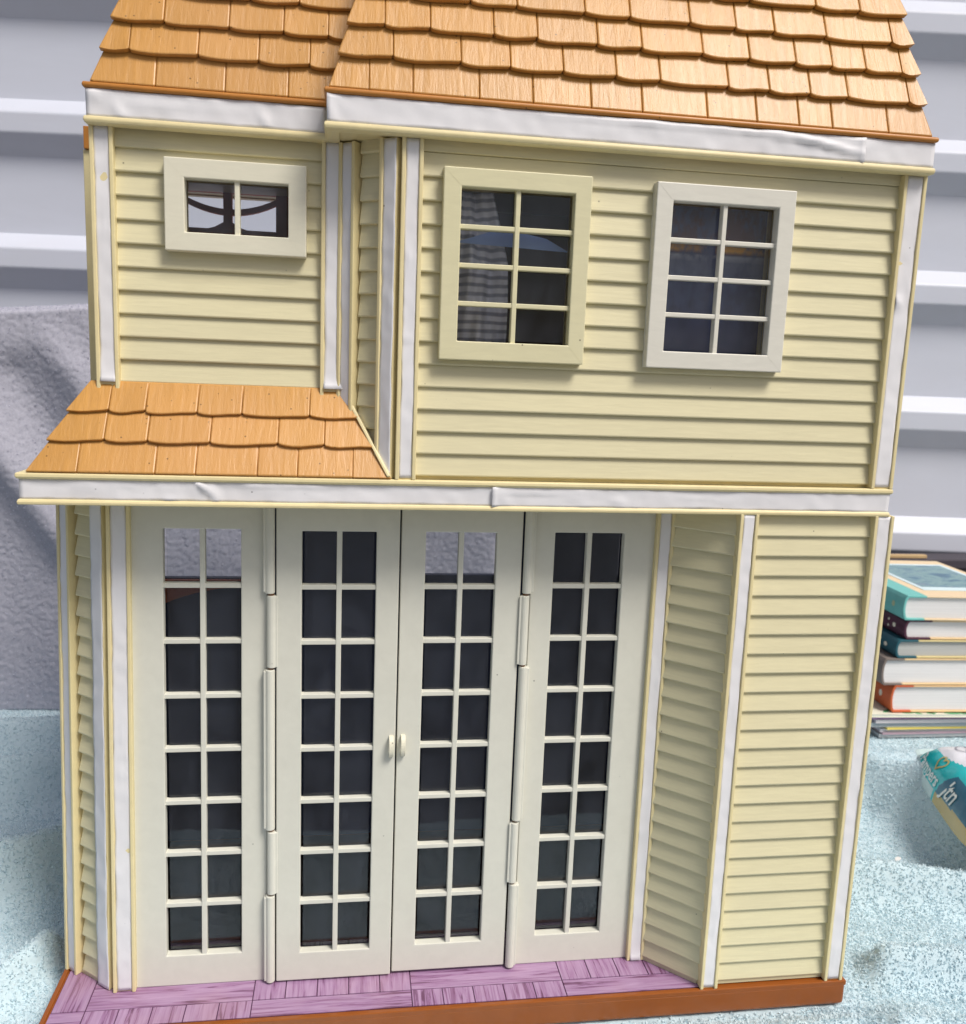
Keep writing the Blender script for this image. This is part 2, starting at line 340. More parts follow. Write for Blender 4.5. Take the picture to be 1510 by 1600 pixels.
fu = u * (GNU - 1); fv = v * (GNV - 1); i = np.minimum(fu.astype(int), GNU - 2); j = np.minimum(fv.astype(int), GNV - 2); a = (fu - i)[:, None]; b = (fv - j)[:, None]
gp = G[j, i] * (1 - a) * (1 - b) + G[j, i + 1] * a * (1 - b) + G[j + 1, i] * (1 - a) * b + G[j + 1, i + 1] * a * b
gn = np.where(v[:, None] < 0.72, np.array([[0, -1.0, 0.0]]), np.array([[0, -0.3, 1.0]])); du_ = np.gradient(G, axis=1); dv_ = np.gradient(G, axis=0); gn = np.cross(du_, dv_)[j, i]; gn /= np.linalg.norm(gn, axis=1, keepdims=True)
tufts('terry_loops', gp, gn, m_grey_pile, grey, (0, 0, 0), 0.0052, 0.0013)

# ------------------------------------------------------------------ the dollhouse
H = empty('dollhouse', (0.5, 0.22, -GZ))
tag(H, 'cream two storey dollhouse with tan shingled roofs and white taped trim', 'dollhouse')
DEP = 0.43
def ring(rect, prof, name, m, bev=0, parent=None):
    """profile (outward, z) swept round a rectangle with mitred corners"""
    x0, x1, y0, y1 = rect; n = len(prof); vs = []; fs = []
    for (sx, sy, x, y) in ((-1, -1, x0, y0), (1, -1, x1, y0), (1, 1, x1, y1), (-1, 1, x0, y1)):
        vs += [(x + sx * o, y + sy * o, z) for o, z in prof]
    for c in range(4):
        d = (c + 1) % 4
        fs += [(c * n + i, d * n + i, d * n + (i + 1) % n, c * n + (i + 1) % n) for i in range(n)]
    mb = MB(); mb.add(vs, fs); return child(name, mb, m, parent or H, bev)
# base
mb = MB(); mb.box(0, 1, 0, 0.462, -GZ, -0.0012); base = child('base', mb, m_base, H, 0.005, segs=3)
base_rim = ring((0.006, 0.994, 0.006, 0.456), [(0.006, -0.006), (0.006, 0.0008), (0.0, 0.0008), (0.0, -0.006)], 'base_rim', m_base, 0.0012)
# parquet planks
BW = 0.1935; PW = BW / 5; G_ = 0.0007
lay = MB(); lay.box(0.008, 0.8005, 0.0085, 0.21, -0.002, -0.0004)
child('floor_paper', lay, plastic('dark_joint', (0.10, 0.04, 0.09), 0.6, 0.2, (30, 30, 30), 1, 0.1, 0, 0, 0, None, 0), H)
def plank(x0, x1, y0, y1, m):
    x0, x1, y0, y1 = max(x0, 0.0075), min(x1, 0.9925 if y0 > 0.02 else 0.8015), max(y0, 0.0075), min(y1, 0.20)
    if x1 - x0 < 0.004 or y1 - y0 < 0.004 or x0 > 0.815: return
    mb = MB(); mb.box(x0 + G_, x1 - G_, y0 + G_, y1 - G_, -0.0003, 0.0006 + random.uniform(-0.0002, 0.0003)); child('floor_plank', mb, m, H)
for r in range(2):
    for c in range(6):
        bx = 0.047 - BW + c * BW; by = 0.0365 if r == 1 else 0.0365 - BW
        deep = (c + r) % 2 == 1
        for k in range(5):
            if deep: plank(bx + k * PW, bx + (k + 1) * PW, by, by + BW, m_plank_y)
            else: plank(bx, bx + BW, by + k * PW, by + (k + 1) * PW, m_plank_x)

def tape(parent, T, x0, x1, z0, z1, y, wr=(), vert=False, jit=0.0011, ends=(0, 0)):
    """paper strip on a local wall frame T; wr = (x, z, rx, rz, height, angle) creases"""
    L = (z1 - z0) if vert else (x1 - x0); nl = max(8, int(L / 0.0045)); nw = 7
    sd_ = random.uniform(0, 50); vs = []; fs = []
    for a in range(nl + 1):
        for b in range(nw + 1):
            s = a / nl; t = b / nw
            if vert: x = x0 + (x1 - x0) * t; z = z0 + (z1 - z0) * s; l = z
            else: x = x0 + (x1 - x0) * s; z = z0 + (z1 - z0) * t; l = x
            e = jit * noise.noise((l * 22, sd_, t * 1.5)) + 0.4 * jit * noise.noise((l * 90, sd_, t))
            if vert: x += e
            else: z += e
            n = 0.0007 + 0.0008 * max(-0.8, noise.noise((x * 16, z * 16, sd_))) + 0.0007 * noise.noise((x * 70, z * 70, sd_)) + 0.0016 * max(0, noise.noise((l * 30, sd_ + 9, t * 2.5)) - 0.38)
            for (wx, wz, rx_, rz_, h, an) in wr:
                ca, sa = math.cos(an), math.sin(an); p = (x - wx) * ca + (z - wz) * sa; q = -(x - wx) * sa + (z - wz) * ca
                n += h * math.exp(-(p / rx_) ** 2 - (q / rz_) ** 2)
            n += ends[0] * math.exp(-s * L / 0.006) + ends[1] * math.exp(-(1 - s) * L / 0.006)
            vs.append(T(x, y - n, z))
    for a in range(nl):
        for b in range(nw):
            i = a * (nw + 1) + b; q = (i, i + 1, i + nw + 2, i + nw + 1); fs.append(q if vert is False else q[::-1])
    mb = MB(); mb.add(vs, [f[::-1] for f in fs]); o = child('tape_strip', mb, m_tape, parent, 0, True)
    sm = o.modifiers.new('thick', 'SOLIDIFY'); sm.thickness = 0.0002; sm.offset = 0
    return o
def post(T, x0, x1, z0, z1, beads=(1, 1), face=-0.0105, bw=0.0042, tz=(0.0, 0.0), ends=(0, 0), wr=(), back=0.004):
    """corner board with two half round beads and a taped face between them"""
    prof = [(x0, back), (x0, face - 0.0028 if beads[0] else face)]
    if beads[0]: prof += [(x0 + bw, face - 0.0028), (x0 + bw, face)]
    if beads[1]: prof += [(x1 - bw, face), (x1 - bw, face - 0.0028), (x1, face - 0.0028)]
    else: prof += [(x1, face)]
    prof += [(x1, back)]
    mb = MB(); n = len(prof); mb.add([T(p, q, z) for z in (z0, z1) for p, q in prof],
        [tuple(range(n)), tuple(range(2 * n - 1, n - 1, -1))] + [((i + 1) % n, i, n + i, n + (i + 1) % n) for i in range(n)])
    o = child('corner_post', mb, m_cream, H, 0.0009)
    tape(o, T, x0 + (bw if beads[0] else 0) + 0.0003, x1 - (bw if beads[1] else 0) - 0.0003, z0 + 0.002 + tz[0], z1 - 0.001 - tz[1], face, wr, True, ends=ends)
    return o
board_cache = {}
def boards(wallo, T, x0, x1, z0, n, cuts=(), first=0, lip=0.0062, p=P, back=0.0, shift=None):
    """n clapboards from z0 up, split round cuts (x0,x1,z0,z1)"""
    for k in range(first, n):
        zb = z0 + k * p; segs = [(x0, x1)]
        for (a, b, c, d) in cuts:
            if zb + p > c + 0.001 and zb < d - 0.001:
                segs = [q for (s, e) in segs for q in (((s, min(e, a)) if s < a else None), ((max(s, b), e) if e > b else None)) if q and q[1] - q[0] > 0.002]
        for (s, e) in segs:
            key = (id(T), s, e, lip, p)
            if key not in board_cache:
                prof = [(back, 0), (-lip * 0.92, 0), (-lip, 0.0018), (-lip * 0.28, p + 0.0008), (back, p + 0.0008)]
                m_ = MB(); m_.prism(prof, s, e, lambda a, b, t: T(t, a, b))
                c = Vector(T((s + e) / 2, 0, 0)); board_cache[key] = (mesh_data('clapboard', [Vector(v) - c for v in m_.v], [f for f in m_.f], m_siding), c)
            me, c = board_cache[key]
            obj('clapboard', me, wallo, (c.x + (shift(c.x, zb) if shift else 0) + random.uniform(-0.0002, 0.0002), c.y + random.uniform(-0.0004, 0.0002), zb), 0.0007, 2)
def wall_plate(T, x0, x1, z0, z1, holes=(), y0=0.0, y1=0.012, m=m_cream):
    vs, fs = grid_plate(x0, x1, z0, z1, list(holes), y0, y1, T); mb = MB(); mb.add(vs, fs); return child('wall', mb, m, H)
ID = lambda y: (lambda lx, ly, lz: (lx, y + ly, lz))

# ---- ground floor walls
ZB0, ZB1 = 0.615, 0.649           # belt
ZF = 0.0008
T_lr = ID(0.0145)
w = wall_plate(T_lr, 0.806, 0.994, ZF, ZB0 + 0.002)
boards(w, T_lr, 0.8225, 0.9705, 0.0066, 25)
mb = MB(); mb.box(0.8225, 0.9715, -0.004, 0.0, ZF, 0.0064, T_lr); child('bottom_rail', mb, m_siding, w)
post(T_lr, 0.800, 0.823, ZF, ZB0 + 0.001); post(T_lr, 0.9695, 0.9945, ZF, ZB0 + 0.001, wr=[(0.985, 0.40, 0.012, 0.0016, 0.001, 0.1)])
LA, T_ra = frame(0.742, 0.0735, 0.803, 0.0145)
w = wall_plate(T_ra, 0, LA, ZF, ZB0 + 0.002)
boards(w, T_ra, 0.006, LA + 0.001, 0.0066, 25); mb = MB(); mb.box(0.006, LA - 0.002, -0.004, 0, ZF, 0.0064, T_ra); child('bottom_rail', mb, m_siding, w)
T_d = ID(0.0775)
post(T_d, 0.7225, 0.7455, ZF, ZB0 + 0.001, ends=(0.004, 0))
def lean(x, z): return 0.0115 * max(0.0, 1 - x / 0.30) * max(0.0, min(1.0, z / 0.62))     # the left bay leans in slightly towards the top
def leaning(T):
    def f(a, b, z): q = T(a, b, z); return (q[0] + lean(q[0], q[2]), q[1], q[2])
    return f
LB, T_la = frame(0.0095, 0.1265, 0.0700, 0.0785); T_la0 = T_la; T_la = leaning(T_la0)
w = wall_plate(T_la, 0, LB, ZF, ZB0 + 0.002)
mb = MB(); mb.box(0.0225, LB - 0.0175, -0.006, 0, ZF, 0.0064, T_la); child('bottom_rail', mb, m_siding, w)
boards(w, T_la0, 0.0275, LB - 0.0175, 0.0066, 25, lip=0.0085, shift=lean)
post(leaning(T_d), 0.0715, 0.0980, ZF, ZB0 + 0.001)
post(T_la, 0.0, 0.0225, ZF, ZB0 + 0.001, face=-0.0115); post(T_la, LB - 0.0185, LB + 0.002, ZF, ZB0 + 0.001, beads=(0, 0), face=-0.0095)
# sides and back of the ground floor
def side_wall(x, s, y0, y1, z0, z1):
    """outer side wall with a moulded clapboard profile, facing s"""
    mb = MB(); nb = int((z1 - z0) / P); prof = [(0.0, z0), ]
    for k in range(nb): prof += [(0.0055, z0 + k * P), (0.0015, z0 + (k + 1) * P)]
    prof += [(0.0, z1), (-0.008, z1), (-0.008, z0)]
    n = len(prof); mb.add([(x + s * p, y, z) for y in (y0, y1) for p, z in prof], [tuple(range(n)), tuple(range(2 * n - 1, n - 1, -1))] + [(i, (i + 1) % n, n + (i + 1) % n, n + i) for i in range(n)])
    return child('side_wall', mb, m_siding, H)
side_wall(0.988, 1, 0.027, DEP, ZF, ZB0 + 0.001); side_wall(0.0165, -1, 0.131, DEP, ZF, ZB0 + 0.001)
TB = ID(DEP)
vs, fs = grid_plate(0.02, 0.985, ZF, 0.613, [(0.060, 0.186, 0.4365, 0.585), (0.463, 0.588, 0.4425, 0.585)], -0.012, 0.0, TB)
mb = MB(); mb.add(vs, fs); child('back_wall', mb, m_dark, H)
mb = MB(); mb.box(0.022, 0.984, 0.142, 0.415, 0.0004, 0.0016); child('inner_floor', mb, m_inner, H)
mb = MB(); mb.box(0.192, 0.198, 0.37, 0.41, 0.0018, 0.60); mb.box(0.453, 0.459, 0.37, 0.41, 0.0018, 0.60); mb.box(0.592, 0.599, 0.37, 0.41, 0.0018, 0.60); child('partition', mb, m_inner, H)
# brown arch moulding seen through the left door
mb = MB(); N = 14
for k in range(N):
    a0, a1 = k / N, (k + 1) / N; x0, x1 = 0.062 + 0.125 * a0, 0.062 + 0.125 * a1; z0 = 0.425 - 0.03 * (1 - a0) ** 2; z1 = 0.425 - 0.03 * (1 - a1) ** 2
    mb.add([(x0, y, z) for y in (0.405, 0.412) for z in (z0, 0.436)] + [(x1, y, z) for y in (0.405, 0.412) for z in (z1, 0.436)],
           [(0, 4, 5, 1), (2, 3, 7, 6), (0, 2, 6, 4), (1, 5, 7, 3)])
child('inner_arch', mb, m_brown, H)

# ---- doors
def pane_and_bars(d, x0, x1, z0, z1, y, cols, rows, vw, hw, dep, m, pane_y, off=0.0, ln=lambda x, z: 0.0):
    """muntin bars and separate panes; shares mesh data between equal panes"""
    cw = (x1 - x0) / cols; rh = (z1 - z0) / rows
    for c in range(1, cols):
        mb = MB(); xc = x0 + c * cw; mb.box(xc - vw / 2, xc + vw / 2, y + 0.001 + off, y + dep, z0 - 0.001, z1 + 0.001); mb.v = [(v[0] + ln(v[0], v[2]), v[1], v[2]) for v in mb.v]; child('muntin', mb, m, d, 0.0008)
    mb = MB(); mb.box(0, x1 - x0 + 0.002, 0, dep - 0.0016, -hw / 2, hw / 2); me = mb.me('muntin', m)
    for r in range(1, rows): obj('muntin', me, d, (x0 - 0.001 + ln(x0, z0 + r * rh), y + 0.0018 + off, z0 + r * rh), 0.0008)
    mb = MB(); mb.box(0, cw - vw * 0.9, 0, 0.0008, 0, rh - hw * 0.9); me = mb.me('pane', m_pane)
    for c in range(cols):
        for r in range(rows): obj('pane', me, d, (x0 + c * cw + vw * 0.45 + ln(x0 + c * cw, z0 + (r + 0.5) * rh), y + pane_y, z0 + r * rh + hw * 0.45))
def door(name, x0, x1, z0, z1, ox0, ox1, y, label=None, ln=lambda x, z: 0.0):
    vs, fs = grid_plate(x0, x1, z0, z1, [(ox0, ox1, 0.0415, 0.5785)], y, y + 0.0125); mb = MB(); mb.add([(v[0] + ln(v[0], v[2]), v[1], v[2]) for v in vs], fs)
    d = child(name, mb, m_door, H, 0.0012)
    if label: d['label'] = label
    pane_and_bars(d, ox0, ox1, 0.0415, 0.5785, y, 2, 8, 0.0062, 0.0058, 0.0115, m_door, 0.0095, 0.0, ln)
    return d
door('side_light', 0.0970, 0.2545, ZF, 0.613, 0.1335, 0.2235, 0.0715, None, lean)
d2 = door('door', 0.2665, 0.4085, 0.0035, 0.611, 0.2955, 0.3815, 0.0640, 'left glazed door standing slightly proud of its partner')
d3 = door('door', 0.4105, 0.5560, 0.0050, 0.611, 0.4395, 0.5245, 0.0665)
door('side_light', 0.5690, 0.7235, ZF, 0.613, 0.5970, 0.6840, 0.0715)
def handle(d, x, y):
    mb = MB(); N = 12; R = []
    for k in range(N + 1):
        a = math.pi * k / N; R.append((0.0115 * math.sin(a) ** 0.7, 0.313 + 0.0135 * math.cos(a)))
    prof = [(y - o, z) for o, z in R] + [(y - max(0, o - 0.0045), z * 0.72 + 0.313 * 0.28) for o, z in reversed(R)]
    n = len(prof); vs = [(x + s * 0.0027, p, z) for s in (-1, 1) for p, z in prof]; fs = [(i, i + 1, n + i + 1, n + i) for i in range(n - 1)] + [(n - 1, 0, n, 2 * n - 1)]
    for i in range(N): j = n - 1 - i; fs += [(i + 1, i, j, j - 1), (n + i, n + i + 1, n + j - 1, n + j)]
    mb.add(vs, fs); child('handle', mb, m_winC, d, 0.0005)
handle(d2, 0.4035, 0.0643); handle(d3, 0.4180, 0.0668)
def cyl(mb, x, y, z0, z1, r, n=16):
    mb.add([(x + r * math.cos(2 * math.pi * k / n), y + r * math.sin(2 * math.pi * k / n), z) for z in (z0, z1) for k in range(n)],
           [tuple(range(n - 1, -1, -1)), tuple(range(n, 2 * n))] + [(k, (k + 1) % n, n + (k + 1) % n, n + k) for k in range(n)])
def hinge(x, sgn):
    mb = MB(); cyl(mb, x, 0.068, 0.002, 0.612, 0.0036, 10); hp = child('hinge', mb, m_pin, H)
    zs = [0.6125, 0.503, 0.413, 0.207, 0.122, 0.002]
    for k in range(5):
        dx = sgn * (0.0010 if k % 2 else -0.0010)
        mb = MB(); cyl(mb, x + dx, 0.0665, zs[k + 1] + 0.0014, zs[k] - 0.0014, 0.0057); 
        if k % 2 == 0: mb.box(x + dx - sgn * 0.0075, x + dx - sgn * 0.003, 0.0635, 0.075, zs[k + 1] + 0.003, zs[k] - 0.003)
        else: mb.box(min(x + dx + sgn * 0.002, x + dx + sgn * 0.007), max(x + dx + sgn * 0.002, x + dx + sgn * 0.007), 0.063, 0.0655, zs[k + 1] + 0.002, zs[k] - 0.002)
        child('knuckle', mb, m_door, hp, 0.0009)
hinge(0.2602, 1); hinge(0.5628, -1)

# ---- belt between the storeys
mb = MB(); mb.box(0.0135, 0.984, 0.0048, DEP, ZB0 + 0.0005, ZB1 - 0.0015); belt = child('belt', mb, m_cream, H)
br = (0.0135, 0.984, 0.0048, DEP)
ring(br, [(0.0001, ZB1 - 0.0072), (0.0032, ZB1 - 0.0068), (0.0045, ZB1 - 0.0045), (0.0042, ZB1 - 0.0008), (0.0001, ZB1 - 0.0002), (-0.004, ZB1 - 0.0006)], 'bead', m_cream, 0.0012, belt)
ring(br, [(0.0001, ZB0 + 0.0062), (0.0028, ZB0 + 0.0056), (0.0038, ZB0 + 0.003), (0.0034, ZB0 + 0.0002), (0.0001, ZB0)], 'bead', m_cream, 0.0010, belt)
T_b = ID(0.0048)
tape(belt, T_b, 0.0122, 0.512, ZB0 + 0.0058, ZB1 - 0.0068, 0.0, [(0.154, 0.627, 0.0012, 0.010, 0.0016, 0.15), (0.160, 0.622, 0.006, 0.004, 0.0012, 0), (0.196, 0.636, 0.010, 0.0022, 0.0038, -0.75),
     (0.207, 0.628, 0.0045, 0.012, 0.0026, 0.15), (0.240, 0.6385, 0.028, 0.0014, 0.0018, 0.02), (0.30, 0.639, 0.03, 0.0016, 0.0010, 0)], ends=(0.0003, 0.0006))
tape(belt, T_b, 0.506, 0.9855, ZB0 + 0.0052, ZB1 - 0.0062, -0.0007, [(0.56, 0.637, 0.04, 0.0016, 0.0016, 0.02), (0.75, 0.633, 0.02, 0.002, 0.0008, 0), (0.52, 0.629, 0.006, 0.010, 0.0012, 0.3), (0.65, 0.625, 0.05, 0.0015, 0.0007, 0)], ends=(0.0035, 0.0004))
_, T_bs = frame(0.0135, DEP, 0.0135, 0.0048); tape(belt, T_bs, 0.03, DEP - 0.006, ZB0 + 0.0058, ZB1 - 0.0068, 0.0)

# ---- upper storey
ZE = 1.004
W1 = (0.4415, 0.6000, 0.780, 0.977); I1 = (0.4605, 0.5820, 0.800, 0.958)
W2 = (0.6715, 0.8310, 0.780, 0.977); I2 = (0.6905, 0.8120, 0.7985, 0.958)
W3 = (0.1535, 0.2995, 0.8825, 0.9765); I3 = (0.1740, 0.2805, 0.902, 0.9565)
def grow(r, g): return (r[0] - g, r[1] + g, r[2] - g, r[3] + g)
T_m = ID(0.0145)
wm = wall_plate(T_m, 0.398, 0.987, ZB1 - 0.001, ZE + 0.02, [grow(I1, 0.001), grow(I2, 0.001)])
boards(wm, T_m, 0.4195, 0.9605, 0.6525, 14, [(I1[0] - 0.003, I1[1] + 0.003, I1[2], I1[3]), (I2[0] - 0.003, I2[1] + 0.003, I2[2], I2[3])])
mb = MB(); mb.box(0.4195, 0.9605, -0.0042, 0, 0.6525 + 14 * P + 0.001, ZE + 0.004, T_m); child('frieze', mb, m_siding, wm, 0.0008)
post(T_m, 0.398, 0.4205, ZB1 - 0.0005, ZE, wr=[(0.41, 0.80, 0.01, 0.0015, 0.0008, 0)]); post(T_m, 0.9598, 0.9875, ZB1 - 0.0005, ZE, wr=[(0.968, 0.865, 0.006, 0.007, 0.003, 0.5)])
T_l = ID(0.0605); ZS = 0.738
wl = wall_plate(T_l, 0.080, 0.340, 0.70, ZE + 0.02, [grow(I3, 0.001)])
boards(wl, T_l, 0.1015, 0.3165, 0.7425 - P, 12, [grow(I3, 0.003)])
mb = MB(); mb.box(0.1015, 0.3165, -0.0042, 0, 0.7425 + 11 * P - 0.001 + 0.002, ZE + 0.004, T_l); child('frieze', mb, m_siding, wl, 0.0008)
post(T_l, 0.0795, 0.1030, 0.735, ZE, tz=(0.006, 0), ends=(0.003, 0)); post(T_l, 0.3150, 0.3405, 0.735, ZE, beads=(1, 0), tz=(0.006, 0), ends=(0.004, 0))
LC, T_ua = frame(0.3405, 0.0590, 0.3985, 0.0145)
w = wall_plate(T_ua, 0, LC, 0.645, ZE + 0.02)
boards(w, T_ua, 0.0235, LC - 0.0195, 0.6525, 15)
post(T_ua, 0.0, 0.0215, 0.66, ZE, face=-0.0105, ends=(0.001, 0)); post(T_ua, LC - 0.0195, LC + 0.001, ZB1 - 0.0005, ZE, beads=(1, 0), face=-0.0105)
side_wall(0.981, 1, 0.027, DEP, ZB1, ZE); side_wall(0.086, -1, 0.073, DEP, ZB1, ZE)
mb = MB(); mb.box(0.34, 0.98, DEP - 0.012, DEP, ZB1, 1.02); child('back_wall', mb, plastic('dark_red_interior', (0.13, 0.045, 0.035), 0.6, 0.2, (20, 20, 20), 1, 0.2, 0, 0, 0, None, 0), H)
mb = MB(); mb.box(0.332, 0.338, 0.075, DEP - 0.002, ZB1, 1.02); child('partition', mb, m_inner, H)
mb = MB(); mb.box(0.095, 0.976, 0.03, 0.41, ZB1, ZB1 + 0.001); child('inner_floor', mb, m_inner, H)
mb = MB(); mb.box(0.09, 0.33, 0.08, 0.42, 1.012, 1.016); child('ceiling', mb, m_brown, H); mb = MB(); mb.box(0.345, 0.975, 0.03, 0.415, 1.0125, 1.016); child('ceiling', mb, m_inner, H)
# tracery of the opening in the back of the left upper room
mb = MB(); Y0, Y1 = 0.400, 0.410
mb.box(0.09, 0.33, Y0, Y1, 1.005, 1.0125); mb.box(0.09, 0.33, Y0 + 0.0005, Y1 + 0.0005, 0.76, 0.955); mb.box(0.238, 0.33, Y0 + 0.001, Y1 + 0.001, 0.955, 1.005); mb.box(0.09, 0.1095, Y0 + 0.001, Y1 + 0.001, 0.955, 1.005)
mb.box(0.1645, 0.1765, Y0 - 0.001, Y1 - 0.001, 0.954, 1.006)
N = 18
for k in range(N):
    a, b = k / N, (k + 1) / N
    def arc(t): x = 0.108 + t * 0.132; return x, 0.9745 + 0.017 * abs((x - 0.1725) / 0.0655) ** 2
    (xa, za), (xb, zb) = arc(a), arc(b)
    mb.add([(xa, Y0 + 0.002, za), (xa, Y0 + 0.002, za + 0.0085), (xa, Y1, za), (xa, Y1, za + 0.0085), (xb, Y0 + 0.002, zb), (xb, Y0 + 0.002, zb + 0.0085), (xb, Y1, zb), (xb, Y1, zb + 0.0085)],
           [(0, 4, 5, 1), (2, 3, 7, 6), (0, 2, 6, 4), (1, 5, 7, 3)])
mb.prism([(0.138, 0.954), (0.152, 0.958), (0.164, 0.965), (0.177, 0.965), (0.188, 0.958), (0.202, 0.954)], Y0 + 0.003, Y1 - 0.002, lambda p, q, t: (p, t, q))
child('inner_tracery', mb, m_brown, H)

def window(outer, inner, y, cols, rows, m, label):
    """mitred frame of four boards, muntins and panes"""
    x0, x1, z0, z1 = outer; a0, a1, b0, b1 = inner
    vs, fs = grid_plate(x0, x1, z0, z1, [inner], y, y + 0.0155); mb = MB(); mb.add(vs, fs)
    w = child('window', mb, m, H, 0.0011); w['label'] = label
    for (px, pz, qx, qz) in ((x0, z0, a0, b0), (x1, z0, a1, b0), (x1, z1, a1, b1), (x0, z1, a0, b1)):
        L = math.hypot(qx - px, qz - pz); nx, nz = -(qz - pz) / L * 0.0003, (qx - px) / L * 0.0003; px += (qx - px) * 0.08; pz += (qz - pz) * 0.08; qx -= (qx - px) * 0.08; qz -= (qz - pz) * 0.08
        mb = MB(); mb.prism([(px + nx, pz + nz), (qx + nx, qz + nz), (qx - nx, qz - nz), (px - nx, pz - nz)], y - 0.00012, y + 0.001, lambda p, s_, t: (p, t, s_)); child('mitre_seam', mb, m, w)
    pane_and_bars(w, a0, a1, b0, b1, y, cols, rows, 0.0052, 0.0050, 0.014, m, 0.0125, 0.002)
    return w
window(W1, I1, -0.0035, 2, 4, m_winA, 'aged yellowish cream window of eight panes beside the corner post')
window(W2, I2, -0.0035, 2, 4, m_winB, 'greyish white window of eight panes nearer the right corner')
window(W3, I3, 0.0430, 2, 1, m_winC, 'small ivory two pane window on the recessed left wall')

# ---- eaves
def eave(rect, z0, z1, front_from, front_to, wr1, wr2, seam):
    x0, x1, y0, y1 = rect
    mb = MB(); mb.box(x0, x1, y0, y1, z0 + 0.003, z1); e = child('eave', mb, m_cream, H)
    ring(rect, [(-0.002, z0 + 0.0085), (0.0028, z0 + 0.008), (0.0038, z0 + 0.0045), (0.0026, z0 + 0.0012), (-0.004, z0 + 0.0005), (-0.012, z0 + 0.0012)], 'bead', m_cream, 0.001, e)
    T = ID(y0)
    if seam:
        tape(e, T, front_from, seam, z0 + 0.0078, z1 - 0.0004, -0.0004, wr1, ends=(0.0006, 0.003)); tape(e, T, seam - 0.004, front_to, z0 + 0.0082, z1 - 0.0002, 0.0001, wr2)
    else: tape(e, T, front_from, front_to, z0 + 0.0078, z1 - 0.0004, 0.0, wr1)
    ring(rect, [(-0.004, z1 + 0.0002), (0.0028, z1 + 0.0004), (0.0042, z1 + 0.003), (0.0030, z1 + 0.0060), (-0.004, z1 + 0.0066)], 'lip', m_lip, 0.0012, e)
    return e
eave((0.3225, 0.985, -0.0060, DEP + 0.01), 1.0025, 1.0370, 0.3215, 0.9868,
     [(0.66, 1.034, 0.10, 0.0018, 0.0022, 0.0), (0.80, 1.031, 0.06, 0.0020, 0.0020, -0.06), (0.86, 1.026, 0.05, 0.0028, 0.0036, -0.16), (0.325, 1.022, 0.003, 0.010, 0.0022, 0.3), (0.45, 1.012, 0.04, 0.0012, 0.0008, 0.02)],
     [(0.90, 1.025, 0.012, 0.006, 0.0014, 0.4)], 0.902)
eave((0.0805, 0.3205, 0.0420, DEP + 0.008), 1.0020, 1.0365, 0.0795, 0.3195,
     [(0.088, 1.030, 0.006, 0.006, 0.0022, 0.5), (0.111, 1.017, 0.0045, 0.009, 0.0022, 0.5), (0.2555, 1.018, 0.0035, 0.009, 0.0024, 0.35), (0.16, 1.025, 0.05, 0.003, 0.0006, 0)], [], None)

